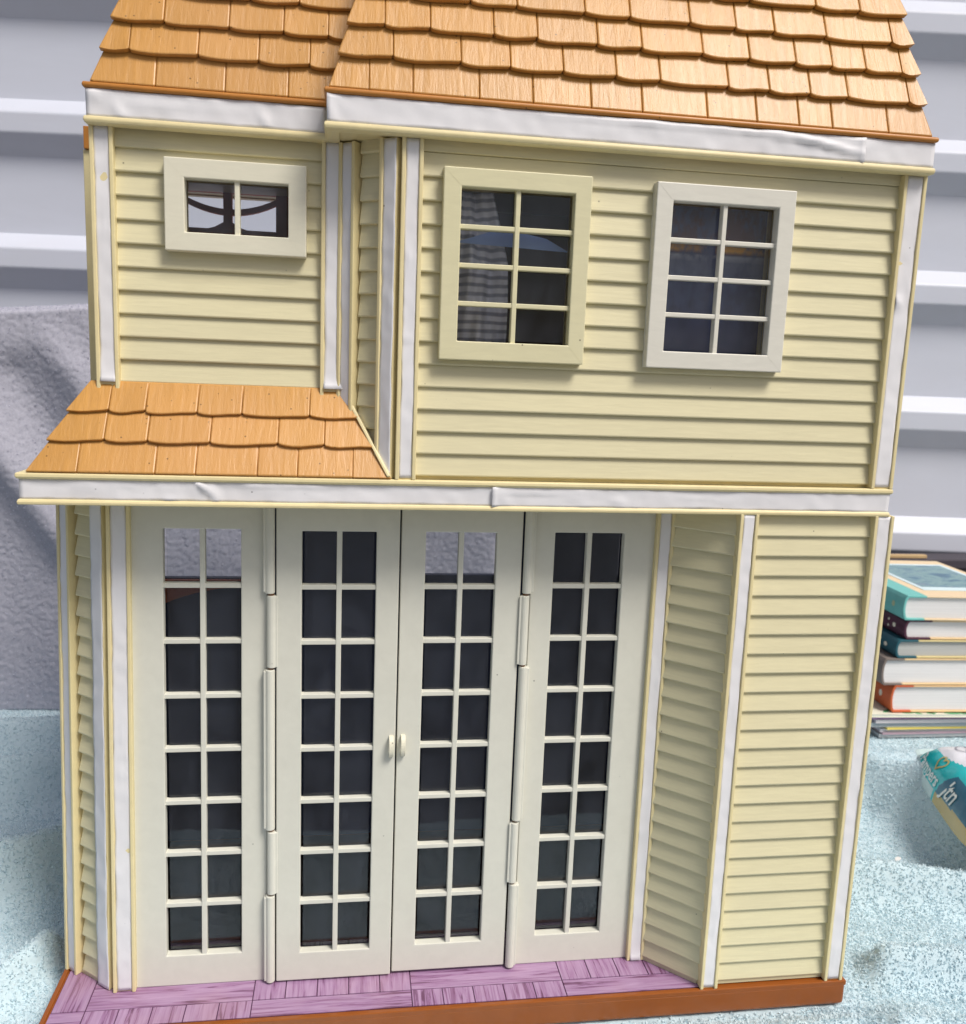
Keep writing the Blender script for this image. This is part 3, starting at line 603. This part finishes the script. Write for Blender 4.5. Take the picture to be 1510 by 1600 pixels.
# ---- roofs
def shingle_roof(name, rect, z0, slope, rows, pitch, xl, xr, start, thick=0.0078):
    """mansard core with individual shingles on the front slope. rows: joint positions; xl, xr: hip lines (x at eave, change per unit of slope length)"""
    x0, x1, y0, y1 = rect; th = math.atan(slope); ct, st = math.cos(th), math.sin(th); nrow = len(rows); Lt = pitch * nrow + 0.004
    mb = MB(); d = Lt * ct; top = z0 + Lt * st; k = 0.0
    a = [(xl[0], start, z0 + k), (xr[0], start, z0 + k), (xr[0], y1, z0 + k), (xl[0], y1, z0 + k)]
    b = [(xl[0] + xl[1] * Lt, start + d, top), (xr[0] + xr[1] * Lt, start + d, top), (xr[0] + xr[1] * Lt, y1 - d * 0.2, top), (xl[0] + xl[1] * Lt, y1 - d * 0.2, top)]
    mb.add(a + b, [(0, 3, 2, 1), (4, 5, 6, 7), (0, 1, 5, 4), (1, 2, 6, 5), (2, 3, 7, 6), (3, 0, 4, 7)]); r = child(name, mb, m_shingle, H)
    def F(x, u, n): return (x, start + u * ct - n * st, z0 + u * st + n * ct)
    for i, js in enumerate(rows):
        ub, ut = i * pitch, (i + 1) * pitch + 0.004; e0 = [xl[0] + xl[1] * ub - 0.004, *js, xr[0] + xr[1] * ub + 0.004 * (1 if xr[1] <= 0 else 0)]
        for k in range(len(e0) - 1):
            xa, xb = e0[k] + 0.0002, e0[k + 1] - 0.0002; first, last = k == 0, k == len(e0) - 2
            ta = xl[0] + xl[1] * ut - 0.002 if first else xa + jj[k] if k and False else (xa)
            tb_ = xr[0] + xr[1] * ut + 0.002 if last else xb
            NP = 9; vs = []; w = xb - xa; amp = random.uniform(0.0007, 0.0013); ph = random.uniform(-0.3, 0.3); tilt = random.uniform(-0.0006, 0.0006); th_ = thick * random.uniform(0.92, 1.06)
            for q in range(NP):
                t = q / (NP - 1); t = 0.5 - 0.5 * math.cos(math.pi * t) if q not in (0, NP - 1) else t
                x = xa + w * t; du = 0.0
                if i > 0:
                    du = amp * math.sin(2 * math.pi * (t + ph * 0.3) * 0.95 + 2.8) + tilt * (t - 0.5) * 2
                    dist = min(x - xa, xb - x); 
                    if not (first and x - xa < w / 2): du += 0.0017 * math.exp(-(dist / 0.0020))
                xt = ta + (tb_ - ta) * t
                vs += [F(x, ub + du, th_ if i else thick * 0.62), F(x, ub + du, 0.0012 if i else -0.001), F(xt, ut, 0.0006), F(xt, ut, -0.0025)]
            fs = []
            for q in range(NP - 1):
                a_ = q * 4; b_ = a_ + 4
                fs += [(a_, b_, b_ + 2, a_ + 2), (a_ + 1, b_ + 1, b_, a_), (a_ + 1, a_ + 3, b_ + 3, b_ + 1), (a_ + 2, b_ + 2, b_ + 3, a_ + 3)]
            z = (NP - 1) * 4; fs += [(0, 2, 3, 1), (z, z + 1, z + 3, z + 2)]
            m_ = MB(); m_.add(vs, fs); child('shingle', m_, m_shingle, r, 0.0018, segs=2)
    return r
def rand_row(a, b):
    out = []; x = a + random.uniform(0.03, 0.06)
    while x < b - 0.03: out.append(x); x += random.uniform(0.042, 0.072)
    return out
rows_m = [[0.3629, 0.4071, 0.475, 0.531, 0.5928, 0.6482, 0.7199, 0.7757, 0.824, 0.8626, 0.9286], [0.3868, 0.4558, 0.5069, 0.5627, 0.6194, 0.6673, 0.7433, 0.7898, 0.837, 0.8808, 0.9535],
          [0.3781, 0.4241, 0.4895, 0.5353, 0.5996, 0.6477, 0.7152, 0.768, 0.821, 0.8635, 0.9028, 0.9457], [0.4044, 0.4655, 0.5137, 0.586, 0.6351, 0.7013, 0.753, 0.7973, 0.8572, 0.9352],
          [0.385, 0.44, 0.50, 0.555, 0.61, 0.665, 0.730, 0.771, 0.846, 0.898], rand_row(0.37, 0.94), rand_row(0.37, 0.94)]
shingle_roof('main_roof', (0.3265, 0.976, 0, DEP), 1.0425, 4.0, rows_m, 0.0335, (0.3270, 0.247), (0.9780, -0.20), -0.0035)
rows_l = [[0.0888 + 0.004, 0.1476, 0.2165, 0.2802], [0.1215, 0.1891, 0.2498, 0.3021], [0.1544, 0.2193, 0.2745, 0.3207], [0.17, 0.24, 0.29], rand_row(0.11, 0.36), rand_row(0.11, 0.36), rand_row(0.12, 0.36)]
rows_l[0] = rows_l[0][1:]
shingle_roof('left_roof', (0.087, 0.36, 0, DEP), 1.0420, 4.0, rows_l, 0.0335, (0.0875, 0.27), (0.3330, 0.25), 0.0440)
rows_s = [[0.0695, 0.147, 0.1881, 0.2515, 0.2936, 0.3526], [0.0935, 0.137, 0.2011, 0.272, 0.3215], [0.0949, 0.1323, 0.1856, 0.2323, 0.3046]]
shingle_roof('skirt_roof', (0.023, 0.39, 0, 0.30), 0.6488, 1.9, rows_s, 0.0343, (0.0235, 0.475), (0.3900, -0.50), 0.0035, 0.0058)
# thin flashing along the valley against the angled wall
mb = MB(); A = Vector((0.3905, 0.0015, 0.6505)); B = Vector((0.3360, 0.0530, 0.7480)); nrm = Vector((-0.45, -0.75, 0.5)).normalized() * 0.003; sd2 = Vector((0.0032, 0, 0.0012))
mb.add([A - nrm, A + sd2 - nrm, A + sd2 + nrm, A + nrm, B - nrm, B + sd2 - nrm, B + sd2 + nrm, B + nrm], [(0, 3, 2, 1), (4, 5, 6, 7), (0, 1, 5, 4), (1, 2, 6, 5), (2, 3, 7, 6), (3, 0, 4, 7)])
child('flashing', mb, m_cream, H, 0.0008)
# back corner post and its orange clip, seen past the left corner
mb = MB(); mb.box(0.004, 0.018, 0.30, 0.312, ZB1, 1.030); mb.box(0.018, 0.084, 0.303, 0.309, ZB1, 1.028); child('back_post', mb, m_cream, H, 0.001)
mb = MB(); mb.box(0.006, 0.019, 0.296, 0.316, 1.0302, 1.058); child('back_clip', mb, m_lip, H, 0.001)

# ------------------------------------------------------------------ stand-ins for reflections in the panes, added inside the house
def shirt_reflection_pt(u, v):
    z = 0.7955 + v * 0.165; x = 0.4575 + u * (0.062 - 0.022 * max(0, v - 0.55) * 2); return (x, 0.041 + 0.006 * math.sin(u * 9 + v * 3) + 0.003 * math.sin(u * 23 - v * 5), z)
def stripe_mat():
    m, t, b = nmat('shirt_reflection_cloth'); wv = t.nodes.new('ShaderNodeTexWave'); wv.bands_direction = 'Z'; wv.inputs['Scale'].default_value = 52; wv.inputs['Distortion'].default_value = 3.2; wv.inputs['Detail Scale'].default_value = 0.6
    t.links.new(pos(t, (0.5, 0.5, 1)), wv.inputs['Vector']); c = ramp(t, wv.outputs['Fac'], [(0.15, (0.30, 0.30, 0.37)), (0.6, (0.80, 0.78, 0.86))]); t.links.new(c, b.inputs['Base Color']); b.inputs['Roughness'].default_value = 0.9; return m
cl = obj('shirt_reflection_cloth', grid_mesh('shirt_reflection_cloth', 40, 40, shirt_reflection_pt, stripe_mat()), None, (0, 0, 0)); sm = cl.modifiers.new('thick', 'SOLIDIFY'); sm.thickness = 0.0012  # added cloth imitating a striped shirt reflected in the left panes
tag(cl, 'grey striped cloth added behind the yellowish upper window to stand in for a reflected shirt', 'cloth')

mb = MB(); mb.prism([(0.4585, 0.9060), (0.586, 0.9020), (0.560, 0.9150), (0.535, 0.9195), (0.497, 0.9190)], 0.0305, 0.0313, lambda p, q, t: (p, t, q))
tag(child('blue_reflection_card', mb, plastic('blue_reflection_card', (0.36, 0.50, 0.90), 0.5, 0.3, (30, 30, 30), 1, 0.03, 0, 0, 0, None, 0), None), 'pale blue card added behind the yellowish upper window to stand in for a reflection', 'card')  # added card imitating a pale blue reflection on the glass
def box_mat():
    m, t, b = nmat('room_reflection_box'); g = t.nodes.new('ShaderNodeNewGeometry'); sp = t.nodes.new('ShaderNodeSeparateXYZ'); t.links.new(g.outputs['Position'], sp.inputs[0])
    zl = lambda z: (z + GZ) * S
    mr = t.nodes.new('ShaderNodeMapRange'); t.links.new(sp.outputs[2], mr.inputs[0]); mr.inputs[1].default_value = zl(0.79); mr.inputs[2].default_value = zl(0.96)
    c = ramp(t, mr.outputs[0], [(0, (0.10, 0.10, 0.20)), (0.4, (0.10, 0.14, 0.32)), (0.66, (0.16, 0.18, 0.30)), (0.70, (0.50, 0.52, 0.6)), (0.715, (0.12, 0.07, 0.12)), (0.74, (1.0, 0.48, 0.05)), (0.80, (0.14, 0.04, 0.04)), (1, (0.10, 0.03, 0.025))])
    n = noise_tex(t, pos(t, (90, 90, 60)), 1, 3); c = mixrgb(t, ramp(t, n, [(0.42, (0, 0, 0)), (0.6, (1, 1, 1))]), c, (0.08, 0.10, 0.22)); t.links.new(c, b.inputs['Base Color']); b.inputs['Roughness'].default_value = 0.4; return m
mb = MB(); mb.box(0.675, 0.835, 0.045, 0.075, 0.6505, 0.965); bx = child('room_reflection_box', mb, box_mat(), None, 0.001)  # added box whose colours imitate the room reflected in this window
tag(bx, 'dark blue box with orange band added behind the greyish white window to stand in for reflections', 'box')

# ------------------------------------------------------------------ books
def book(name, x, y, rot, z0, z1, w, l, col, cover, pages, label, spine_w=0.05, marks=(0.75, 0.68, 0.55), title=False, title_col=None):
    """lying hardback: spine on the left, top edge of the pages to the front"""
    c, s = math.cos(rot), math.sin(rot)
    def T(a, b, z): return (x + c * a - s * b, y + s * a + c * b, z)
    root = empty(name, (x, y, z0)); tag(root, label, 'book', 'hardback books stacked beside the dollhouse')
    mc = plastic(name + '_cloth', col, 0.5, 0.35, (120, 120, 120), 1, 0.06, 0.15, 0.0004, 0.15, None, 0); mv = plastic(name + '_cover', cover, 0.5, 0.3, (120, 120, 120), 1, 0.04, 0.1, 0.0003, 0.15, None, 0)
    t = 0.0045
    # page block with a hollow front edge near the spine
    mb = MB(); N = 6; prof = [(0.009 - 0.005 * math.sin(math.pi * k / N), z0 + t + (z1 - z0 - 2 * t) * k / N) for k in range(N + 1)] + [(w - 0.008, z1 - t), (w - 0.008, z0 + t)]
    mb.prism(prof, 0.006, l - 0.006, lambda p, q, tt: T(p, tt, q)); child('pages', mb, pages, root)
    for zz in (z0, z1 - t):
        mb = MB(); mb.box(spine_w, w, 0, l, zz + 0.0004, zz + t - 0.0004, T); child('cover', mb, mv, root, 0.0012)
    # cloth: C shaped wrap with a rounded spine
    out = [(spine_w + 0.001, z1)] + [(0.006 - 0.008 * math.sin(math.pi * k / 8) ** 0.6, z1 - (z1 - z0) * k / 8) for k in range(9)] + [(spine_w + 0.001, z0)]
    inn = [(spine_w + 0.001, z0 + t)] + [(0.0095 - 0.006 * math.sin(math.pi * k / 8) ** 0.6, z0 + t + (z1 - z0 - 2 * t) * k / 8) for k in range(9)] + [(spine_w + 0.001, z1 - t)]
    n = len(out); mb = MB(); vs = [T(p, b, q) for b in (0, l) for p, q in out + inn]; m2 = 2 * n; fs = []
    for i in range(n - 1):
        j = m2 - 1 - i; fs += [(i + 1, i, j, j - 1), (m2 + i, m2 + i + 1, m2 + j - 1, m2 + j)]
    fs += [(i, (i + 1) % m2, m2 + (i + 1) % m2, m2 + i) for i in range(m2)]
    mb.add(vs, fs); child('spine', mb, mc, root, 0.001)
    # foil mark near the front end of the spine
    mk = plastic(name + '_foil', marks, 0.4, 0.5, (90, 90, 90), 1, 0.05, 0, 0, 0, None, 0); zc = (z0 + z1) / 2; h = (z1 - z0)
    mb = MB(); mb.prism([(0.042 + 0.006 * math.cos(a * math.pi / 5), zc + h * 0.12 * math.sin(a * math.pi / 5)) for a in range(10)], -0.0026, -0.0005, lambda p, q, tt: T(tt, p, q)); child('spine_mark', mb, mk, root)
    if title:
        for dz in (-0.16, 0.16):
            mb = MB(); mb.prism([(0.066 + 0.003 * math.cos(a * math.pi / 3), zc + h * dz + 0.003 * math.sin(a * math.pi / 3)) for a in range(6)], -0.0026, -0.0005, lambda p, q, tt: T(tt, p, q)); child('spine_mark', mb, mk, root)
    return root, T
def page_mat(name, col):
    m, t, b = nmat(name); c = ramp(t, noise_tex(t, pos(t, (4, 4, 900)), 1, 2), [(0.3, tuple(k * 0.86 for k in col)), (0.7, col)]); t.links.new(c, b.inputs['Base Color']); b.inputs['Roughness'].default_value = 0.9
    bump(t, b, noise_tex(t, pos(t, (4, 4, 1400)), 1, 2), 0.4, 0.0005); return m
pg_w = page_mat('white_pages', (0.78, 0.77, 0.77)); pg_g = page_mat('grey_pages', (0.50, 0.50, 0.48))
TAN = (0.72, 0.53, 0.30)
b1, T1 = book('teal_book', 1.577, 0.80, -0.07, 0.2505, 0.3070, 0.305, 0.385, (0.16, 0.48, 0.45), (0.74, 0.58, 0.38), pg_w, 'teal spined book with a lake picture on its cover, topmost of the stack', 0.050, (0.45, 0.5, 0.3))
book('plum_book', 1.588, 0.803, -0.05, 0.2045, 0.2500, 0.29, 0.37, (0.075, 0.022, 0.045), TAN, pg_w, 'dark plum book with white pages directly under the teal book', 0.062, title=True)
book('petrol_book', 1.571, 0.801, -0.045, 0.1615, 0.2040, 0.30, 0.375, (0.02, 0.10, 0.13), (0.66, 0.55, 0.28), pg_g, 'dark petrol blue book with greyish pages in the middle of the stack', 0.05, title=True)
book('taupe_book', 1.542, 0.800, -0.04, 0.0985, 0.1610, 0.31, 0.375, (0.20, 0.165, 0.145), TAN, pg_w, 'thick taupe brown book resting on the orange book', 0.05)
book('orange_book', 1.571, 0.799, -0.05, 0.0335, 0.0980, 0.30, 0.385, (0.55, 0.115, 0.035), (0.74, 0.50, 0.26), pg_w, 'orange red spined book, lowest book lying on the magazines', 0.05)
# cover picture of the top book
def pic_mat():
    m, t, b = nmat('lake_picture'); n = noise_tex(t, pos(t, (14, 26, 14)), 1, 5, 0.65, 1.2)
    c = ramp(t, n, [(0.25, (0.04, 0.10, 0.16)), (0.42, (0.07, 0.17, 0.26)), (0.52, (0.22, 0.36, 0.36)), (0.60, (0.10, 0.20, 0.30)), (0.75, (0.42, 0.44, 0.36))]); t.links.new(c, b.inputs['Base Color']); b.inputs['Roughness'].default_value = 0.4; return m
mb = MB(); mb.box(0.075, 0.285, 0.055, 0.335, 0.3069, 0.3077, T1); child('picture_border', mb, plastic('pale_blue_border', (0.62, 0.76, 0.80), 0.45, 0.3, (60, 60, 60), 1, 0.03, 0, 0, 0, None, 0), b1)
mb = MB(); mb.box(0.087, 0.273, 0.085, 0.318, 0.3072, 0.3081, T1); child('cover_picture', mb, pic_mat(), b1)

# ------------------------------------------------------------------ magazines
mag_specs = [  # x, y, rot, thickness, w, l, edge colour, label
    (1.560, 0.812, -0.02, 0.0085, 0.33, 0.37, (0.45, 0.47, 0.48), 'grey edged magazine at the bottom of the pile'),
    (1.566, 0.808, -0.01, 0.0060, 0.33, 0.37, (0.50, 0.36, 0.42), 'dull mauve edged magazine second from the bottom'),
    (1.560, 0.810, -0.02, 0.0080, 0.33, 0.37, (0.56, 0.53, 0.56), 'pale grey magazine third from the bottom'),
    (1.572, 0.803, -0.015, 0.0065, 0.32, 0.37, (0.72, 0.60, 0.16), 'yellow edged magazine in the middle of the pile'),
    (1.530, 0.805, -0.03, 0.0110, 0.34, 0.38, (0.36, 0.40, 0.42), 'slate grey magazine sticking out further left than the yellow one'),
    (1.540, 0.800, -0.03, 0.0085, 0.34, 0.38, (0.58, 0.56, 0.58), 'light grey magazine below the purple edged one'),
    (1.533, 0.802, -0.03, 0.0080, 0.34, 0.38, (0.42, 0.24, 0.44), 'purple edged magazine second from the top'),
    (1.522, 0.795, -0.05, 0.0080, 0.35, 0.39, (0.76, 0.75, 0.62), 'cream magazine with green leaf print, topmost under the orange book')]
z = -GZ + 0.0015
for i, (x, y, r, t, w_, l_, col, lab) in enumerate(mag_specs):
    c, s = math.cos(r), math.sin(r); TT = lambda a, b, q, x=x, y=y, c=c, s=s: (x + c * a - s * b, y + s * a + c * b, q)
    mm = plastic('magazine_paper', col, 0.45, 0.35, (30, 30, 900), 1, 0.12, 0.3, 0.0004, 0.2, None, 0); root = empty('magazine', TT(0, 0, z)); tag(root, lab, 'magazine', 'magazines piled under the books')
    mb = MB(); mb.box(0.001, w_ - 0.001, 0.001, l_ - 0.001, z + 0.0012, z + t - 0.0014, TT); child('pages', mb, page_mat('magazine_pages', tuple(min(0.8, k * 1.1) for k in col)), root)
    for q in (z + 0.0001, z + t - 0.0014):
        mb = MB(); mb.box(0, w_, 0, l_, q, q + 0.0012, TT); child('cover', mb, mm, root)
    if i == len(mag_specs) - 1:
        gm_ = plastic('leaf_print', (0.10, 0.36, 0.16), 0.5, 0.3, (60, 60, 60), 1, 0.1, 0, 0, 0, None, 0)
        for (px, py, ln, an) in ((0.10, 0.012, 0.022, 0.2), (0.115, 0.006, 0.016, 2.2), (0.155, 0.012, 0.020, 0.4), (0.150, 0.008, 0.014, 1.9), (0.21, 0.010, 0.03, 0.1), (0.235, 0.006, 0.03, 1.2), (0.26, 0.011, 0.034, -0.1), (0.05, 0.02, 0.016, 0.6)):
            pr = [(ln * math.cos(a * math.pi / 4), ln * 0.34 * math.sin(a * math.pi / 4)) for a in range(8)]; ca, sa = math.cos(an), math.sin(an)
            mb = MB(); mb.prism([(px + p * ca - q * sa, max(0.0005, py + p * sa + q * ca)) for p, q in pr], z + t - 0.0003, z + t + 0.0003, lambda p, q, tt: TT(p, q, tt)); child('leaf_print', mb, gm_, root)
    z += t
# tan board and dark bin behind the books
mb = MB(); mb.box(1.45, 1.955, 1.268, 1.284, 0.2905, 0.3005); bo = child('board', mb, plastic('tan_board', (0.50, 0.35, 0.18), 0.6, 0.3, (10, 60, 60), 1, 0.1, 0.1, 0.0006, 0.2, None, 0), None, 0.002)
tag(bo, 'tan wooden board lying on the dark bin behind the books', 'board')
mbin = plastic('dark_grey_bin', (0.055, 0.047, 0.06), 0.55, 0.3, (20, 20, 20), 1, 0.1, 0.1, 0.0006, 0.2, None, 0)
bn = empty('storage_bin', (2.2, 1.33, -GZ)); tag(bn, 'dark grey storage bin against the wall under the tan board', 'bin')
mb = MB(); mb.box(1.42, 2.5, 1.267, 1.345, -GZ, 0.262); child('body', mb, mbin, bn, 0.004); mb = MB(); mb.box(1.41, 2.505, 1.261, 1.350, 0.2622, 0.290); child('lid', mb, mbin, bn, 0.004)

# ------------------------------------------------------------------ wipes pack
PA = Vector((-0.32, -0.947, 0)).normalized(); PB = Vector((0.947, -0.32, 0)).normalized(); PO = Vector((1.440, 0.535, 0.034)); PL, PWD, PH = 0.36, 0.21, 0.072
def pack_pt(u, t, off=0.0):
    """u along the pack from its back end (0..PL), t across the top sheet from left edge (0) to right (1)"""
    e = 1 - math.exp(-max(0, u) / 0.030); e2 = 1 - math.exp(-max(0, PL - u) / 0.030)
    a = 2 * t - 1; sgn = math.copysign(1, a); prof = (1 - min(1, abs(a)) ** 3.2) ** 0.62
    wdt = PWD * (0.86 + 0.14 * min(e, e2)); mid = PWD / 2
    across = mid + sgn * abs(a) ** 0.80 * wdt / 2
    z = 0.030 * (1 - prof) * 0 + (PH * min(e, e2) + 0.006) * prof + 0.022 * (1 - min(e, e2)) + 0.0018 * noise.noise((u * 40, t * 9, 2)) * prof
    p = PO + PA * u + PB * across + Vector((0, 0, z + off)); return p
def pack_bot(u, t):
    e = 1 - math.exp(-max(0, u) / 0.030); e2 = 1 - math.exp(-max(0, PL - u) / 0.030); a = 2 * t - 1; prof = (1 - min(1, abs(a)) ** 4)
    wdt = PWD * (0.86 + 0.14 * min(e, e2)); across = PWD / 2 + math.copysign(1, a) * abs(a) ** 0.8 * wdt / 2
    return PO + PA * u + PB * across + Vector((0, 0, 0.0 - 0.020 * prof * min(e, e2) + 0.022 * (1 - min(e, e2))))
def film(name, col): return plastic(name, col, 0.2, 0.55, (14, 14, 14), 1, 0.05, 0.5, 0.003, 0.1, None, 0)
pm = [film('teal_film', (0.0, 0.47, 0.50)), film('white_film', (0.74, 0.74, 0.80)), film('petrol_film', (0.005, 0.12, 0.20)), film('gold_film', (0.50, 0.37, 0.11)), film('pale_film', (0.55, 0.68, 0.68))]
NUU, NTT = 120, 72; vs = []; fs = []; mi = []
for top in (1, 0):
    for i in range(NUU + 1):
        for j in range(NTT + 1):
            t = 0.5 - 0.5 * math.copysign(abs(math.cos(math.pi * j / NTT)) ** 1.0, math.cos(math.pi * j / NTT)); u = PL * i / NUU; vs.append(pack_pt(u, t) if top else pack_bot(u, t))
HA = {}
def harc(u, t):
    k = round(u * 120)
    if k not in HA:
        q = [pack_pt(k / 120, j / 60) for j in range(61)]; acc = [0.0]
        for a_, b_ in zip(q[:-1], q[1:]): acc.append(acc[-1] + (b_ - a_).length)
        HA[k] = acc
    j = min(59, int(t * 60)); return HA[k][j] + (HA[k][j + 1] - HA[k][j]) * (t * 60 - j)
def zone(u, t):
    t = harc(u, t)
    if u < 0.175 and t > 0.047 + 0.30 * u + 0.004 * math.sin(u * 40): return 1
    if t < 0.020 and u < 0.14: return 4
    if u > 0.150:
        lo = 0.019 + 0.006 * math.sin((u - 0.155) * 16); hi = 0.072 * min(1, ((u - 0.148) / 0.03)) ** 0.5
        return 3 if t < lo else 2 if t < hi else 0
    return 0
Nn = (NUU + 1) * (NTT + 1)
for top in (1, 0):
    for i in range(NUU):
        for j in range(NTT):
            a = (0 if top else Nn) + i * (NTT + 1) + j; q = (a, a + 1, a + NTT + 2, a + NTT + 1); fs.append(q[::-1] if not top else q)
            t = 0.5 - 0.5 * math.cos(math.pi * (j + 0.5) / NTT); mi.append(zone(PL * (i + 0.5) / NUU, t) if top else 1)
pk = empty('wipes_pack', tuple(PO + PA * 0.18 + PB * 0.1)); tag(pk, 'teal and white soft pack of baby wipes lying on the blue towel', 'wipes pack')
o_ = Vector(ORG[pk.name]); me = mesh_data('wrapper', [v - o_ for v in vs], [tuple(f) for f in fs], pm)
for p, k in zip(me.polygons, mi): p.material_index = k
wr_ = obj('wrapper', me, pk, tuple(o_), smooth=True)
mb = MB()
for k in range(24):
    t0, t1 = k / 24, (k + 1) / 24; zz = lambda q: 0.0012 * math.sin(q * 150)
    A0, A1 = pack_pt(0, t0), pack_pt(0, t1); ex = -PA * 0.016 + Vector((0, 0, 0.004)); up_ = Vector((0, 0, 0.0012))
    mb.add([A0, A1, A1 + ex + Vector((0, 0, zz(t1))), A0 + ex + Vector((0, 0, zz(t0)))] + [A0 + up_, A1 + up_, A1 + ex + up_ + Vector((0, 0, zz(t1))), A0 + ex + up_ + Vector((0, 0, zz(t0)))], [(0, 3, 2, 1), (4, 5, 6, 7), (2, 3, 7, 6)])
child('end_seal', mb, pm[4], pk)
def text_part(txt, size, u0, t0, m, name, shear=0.0, du=1.0):
    cu = bpy.data.curves.new('lettering', 'FONT'); cu.body = txt; cu.size = size; cu.shear = shear; cu.offset = 0.0006; cu.resolution_u = 3
    to = bpy.data.objects.new('lettering', cu); C.objects.link(to); dg = bpy.context.evaluated_depsgraph_get(); dg.update()
    tm = to.evaluated_get(dg).to_mesh(); V = [v.co.copy() for v in tm.vertices]; F_ = [tuple(p.vertices) for p in tm.polygons]; to.evaluated_get(dg).to_mesh_clear()
    bpy.data.objects.remove(to); bpy.data.curves.remove(cu)
    mb = MB(); mb.add([pack_at(u0 + v.x * du, t0, v.y) for v in V], F_); return child(name, mb, m, pk)
def pack_at(u, t0, h):
    """point at arc height h above the line t0 on the wrapper, slightly proud of it"""
    lo, hi = 0.0, 0.95
    for _ in range(16):
        t = (lo + hi) / 2
        if harc(u, t) < t0 + h: lo = t
        else: hi = t
    p = pack_pt(u, t); a = pack_pt(u + 0.002, t) - p; b = pack_pt(u, t + 0.003) - p; n = a.cross(b).normalized()
    if n.z < 0: n = -n
    return p + n * 0.0014
m_ink = plastic('white_ink', (0.80, 0.84, 0.82), 0.4, 0.4, (60, 60, 60), 1, 0.02, 0, 0, 0, None, 0); m_goldink = plastic('gold_ink', (0.50, 0.40, 0.14), 0.4, 0.4, (60, 60, 60), 1, 0.05, 0, 0, 0, None, 0); m_greyink = plastic('grey_ink', (0.16, 0.16, 0.22), 0.5, 0.3, (60, 60, 60), 1, 0.05, 0, 0, 0, None, 0)
text_part('Pampers', 0.032, 0.034, 0.024, m_ink, 'lettering', 0.1)
text_part('Jtn', 0.048, 0.172, 0.028, m_ink, 'lettering', 0.3)
def strip_on_pack(pts, w, m, name):
    mb = MB()
    for (a, b), (c, d) in zip(pts[:-1], pts[1:]):
        L = math.hypot(c - a, d - b) or 1; nx, ny = -(d - b) / L * w, (c - a) / L * w
        mb.add([pack_at(a + nx, 0.0, b + ny), pack_at(c + nx, 0.0, d + ny), pack_at(c - nx, 0.0, d - ny), pack_at(a - nx, 0.0, b - ny)], [(0, 1, 2, 3)])
    return child(name, mb, m, pk)
hp = [(0.0155 * math.sin(a) ** 3, 0.0010 * (13 * math.cos(a) - 5 * math.cos(2 * a) - 2 * math.cos(3 * a) - math.cos(4 * a))) for a in [2 * math.pi * k / 28 for k in range(29)]]
strip_on_pack([(0.110 + x, 0.062 + y) for x, y in hp], 0.0020, m_goldink, 'heart_print')
strip_on_pack([(0.070 + 0.026 * math.cos(a), 0.122 + 0.026 * math.sin(a)) for a in [2 * math.pi * k / 32 for k in range(33)]], 0.0010, m_greyink, 'round_emblem')
strip_on_pack([(0.06, 0.112), (0.066, 0.124), (0.074, 0.118), (0.082, 0.130)], 0.0028, m_greyink, 'emblem_stroke'); strip_on_pack([(0.056, 0.13), (0.066, 0.132), (0.084, 0.112)], 0.0022, m_greyink, 'emblem_stroke')

# ------------------------------------------------------------------ scraps of paper on the towel
m_scrap = plastic('white_paper', (0.80, 0.80, 0.80), 0.6, 0.3, (60, 60, 60), 1, 0.02, 0, 0, 0, None, 0)
for (x, y, r, lab) in ((1.268, 0.112, 0.009, 'larger white paper scrap on the blue towel at the right edge'), (1.221, 0.231, 0.0055, 'tiny white paper scrap on the blue towel right of the base')):
    z = float(blue_h(np.float64(x), np.float64(y))) - GZ + 0.006; mb = MB(); pr = [(x + r * math.cos(a) * random.uniform(0.6, 1.1), y + r * math.sin(a) * random.uniform(0.6, 1.1)) for a in [2 * math.pi * k / 7 for k in range(7)]]
    mb.prism(pr, 0, 0.0012, lambda p, q, t: (p, q, z + t + (p - x) * 0.4)); tag(child('paper_scrap', mb, m_scrap, None), lab, 'paper scrap', 'paper scraps on the blue towel')
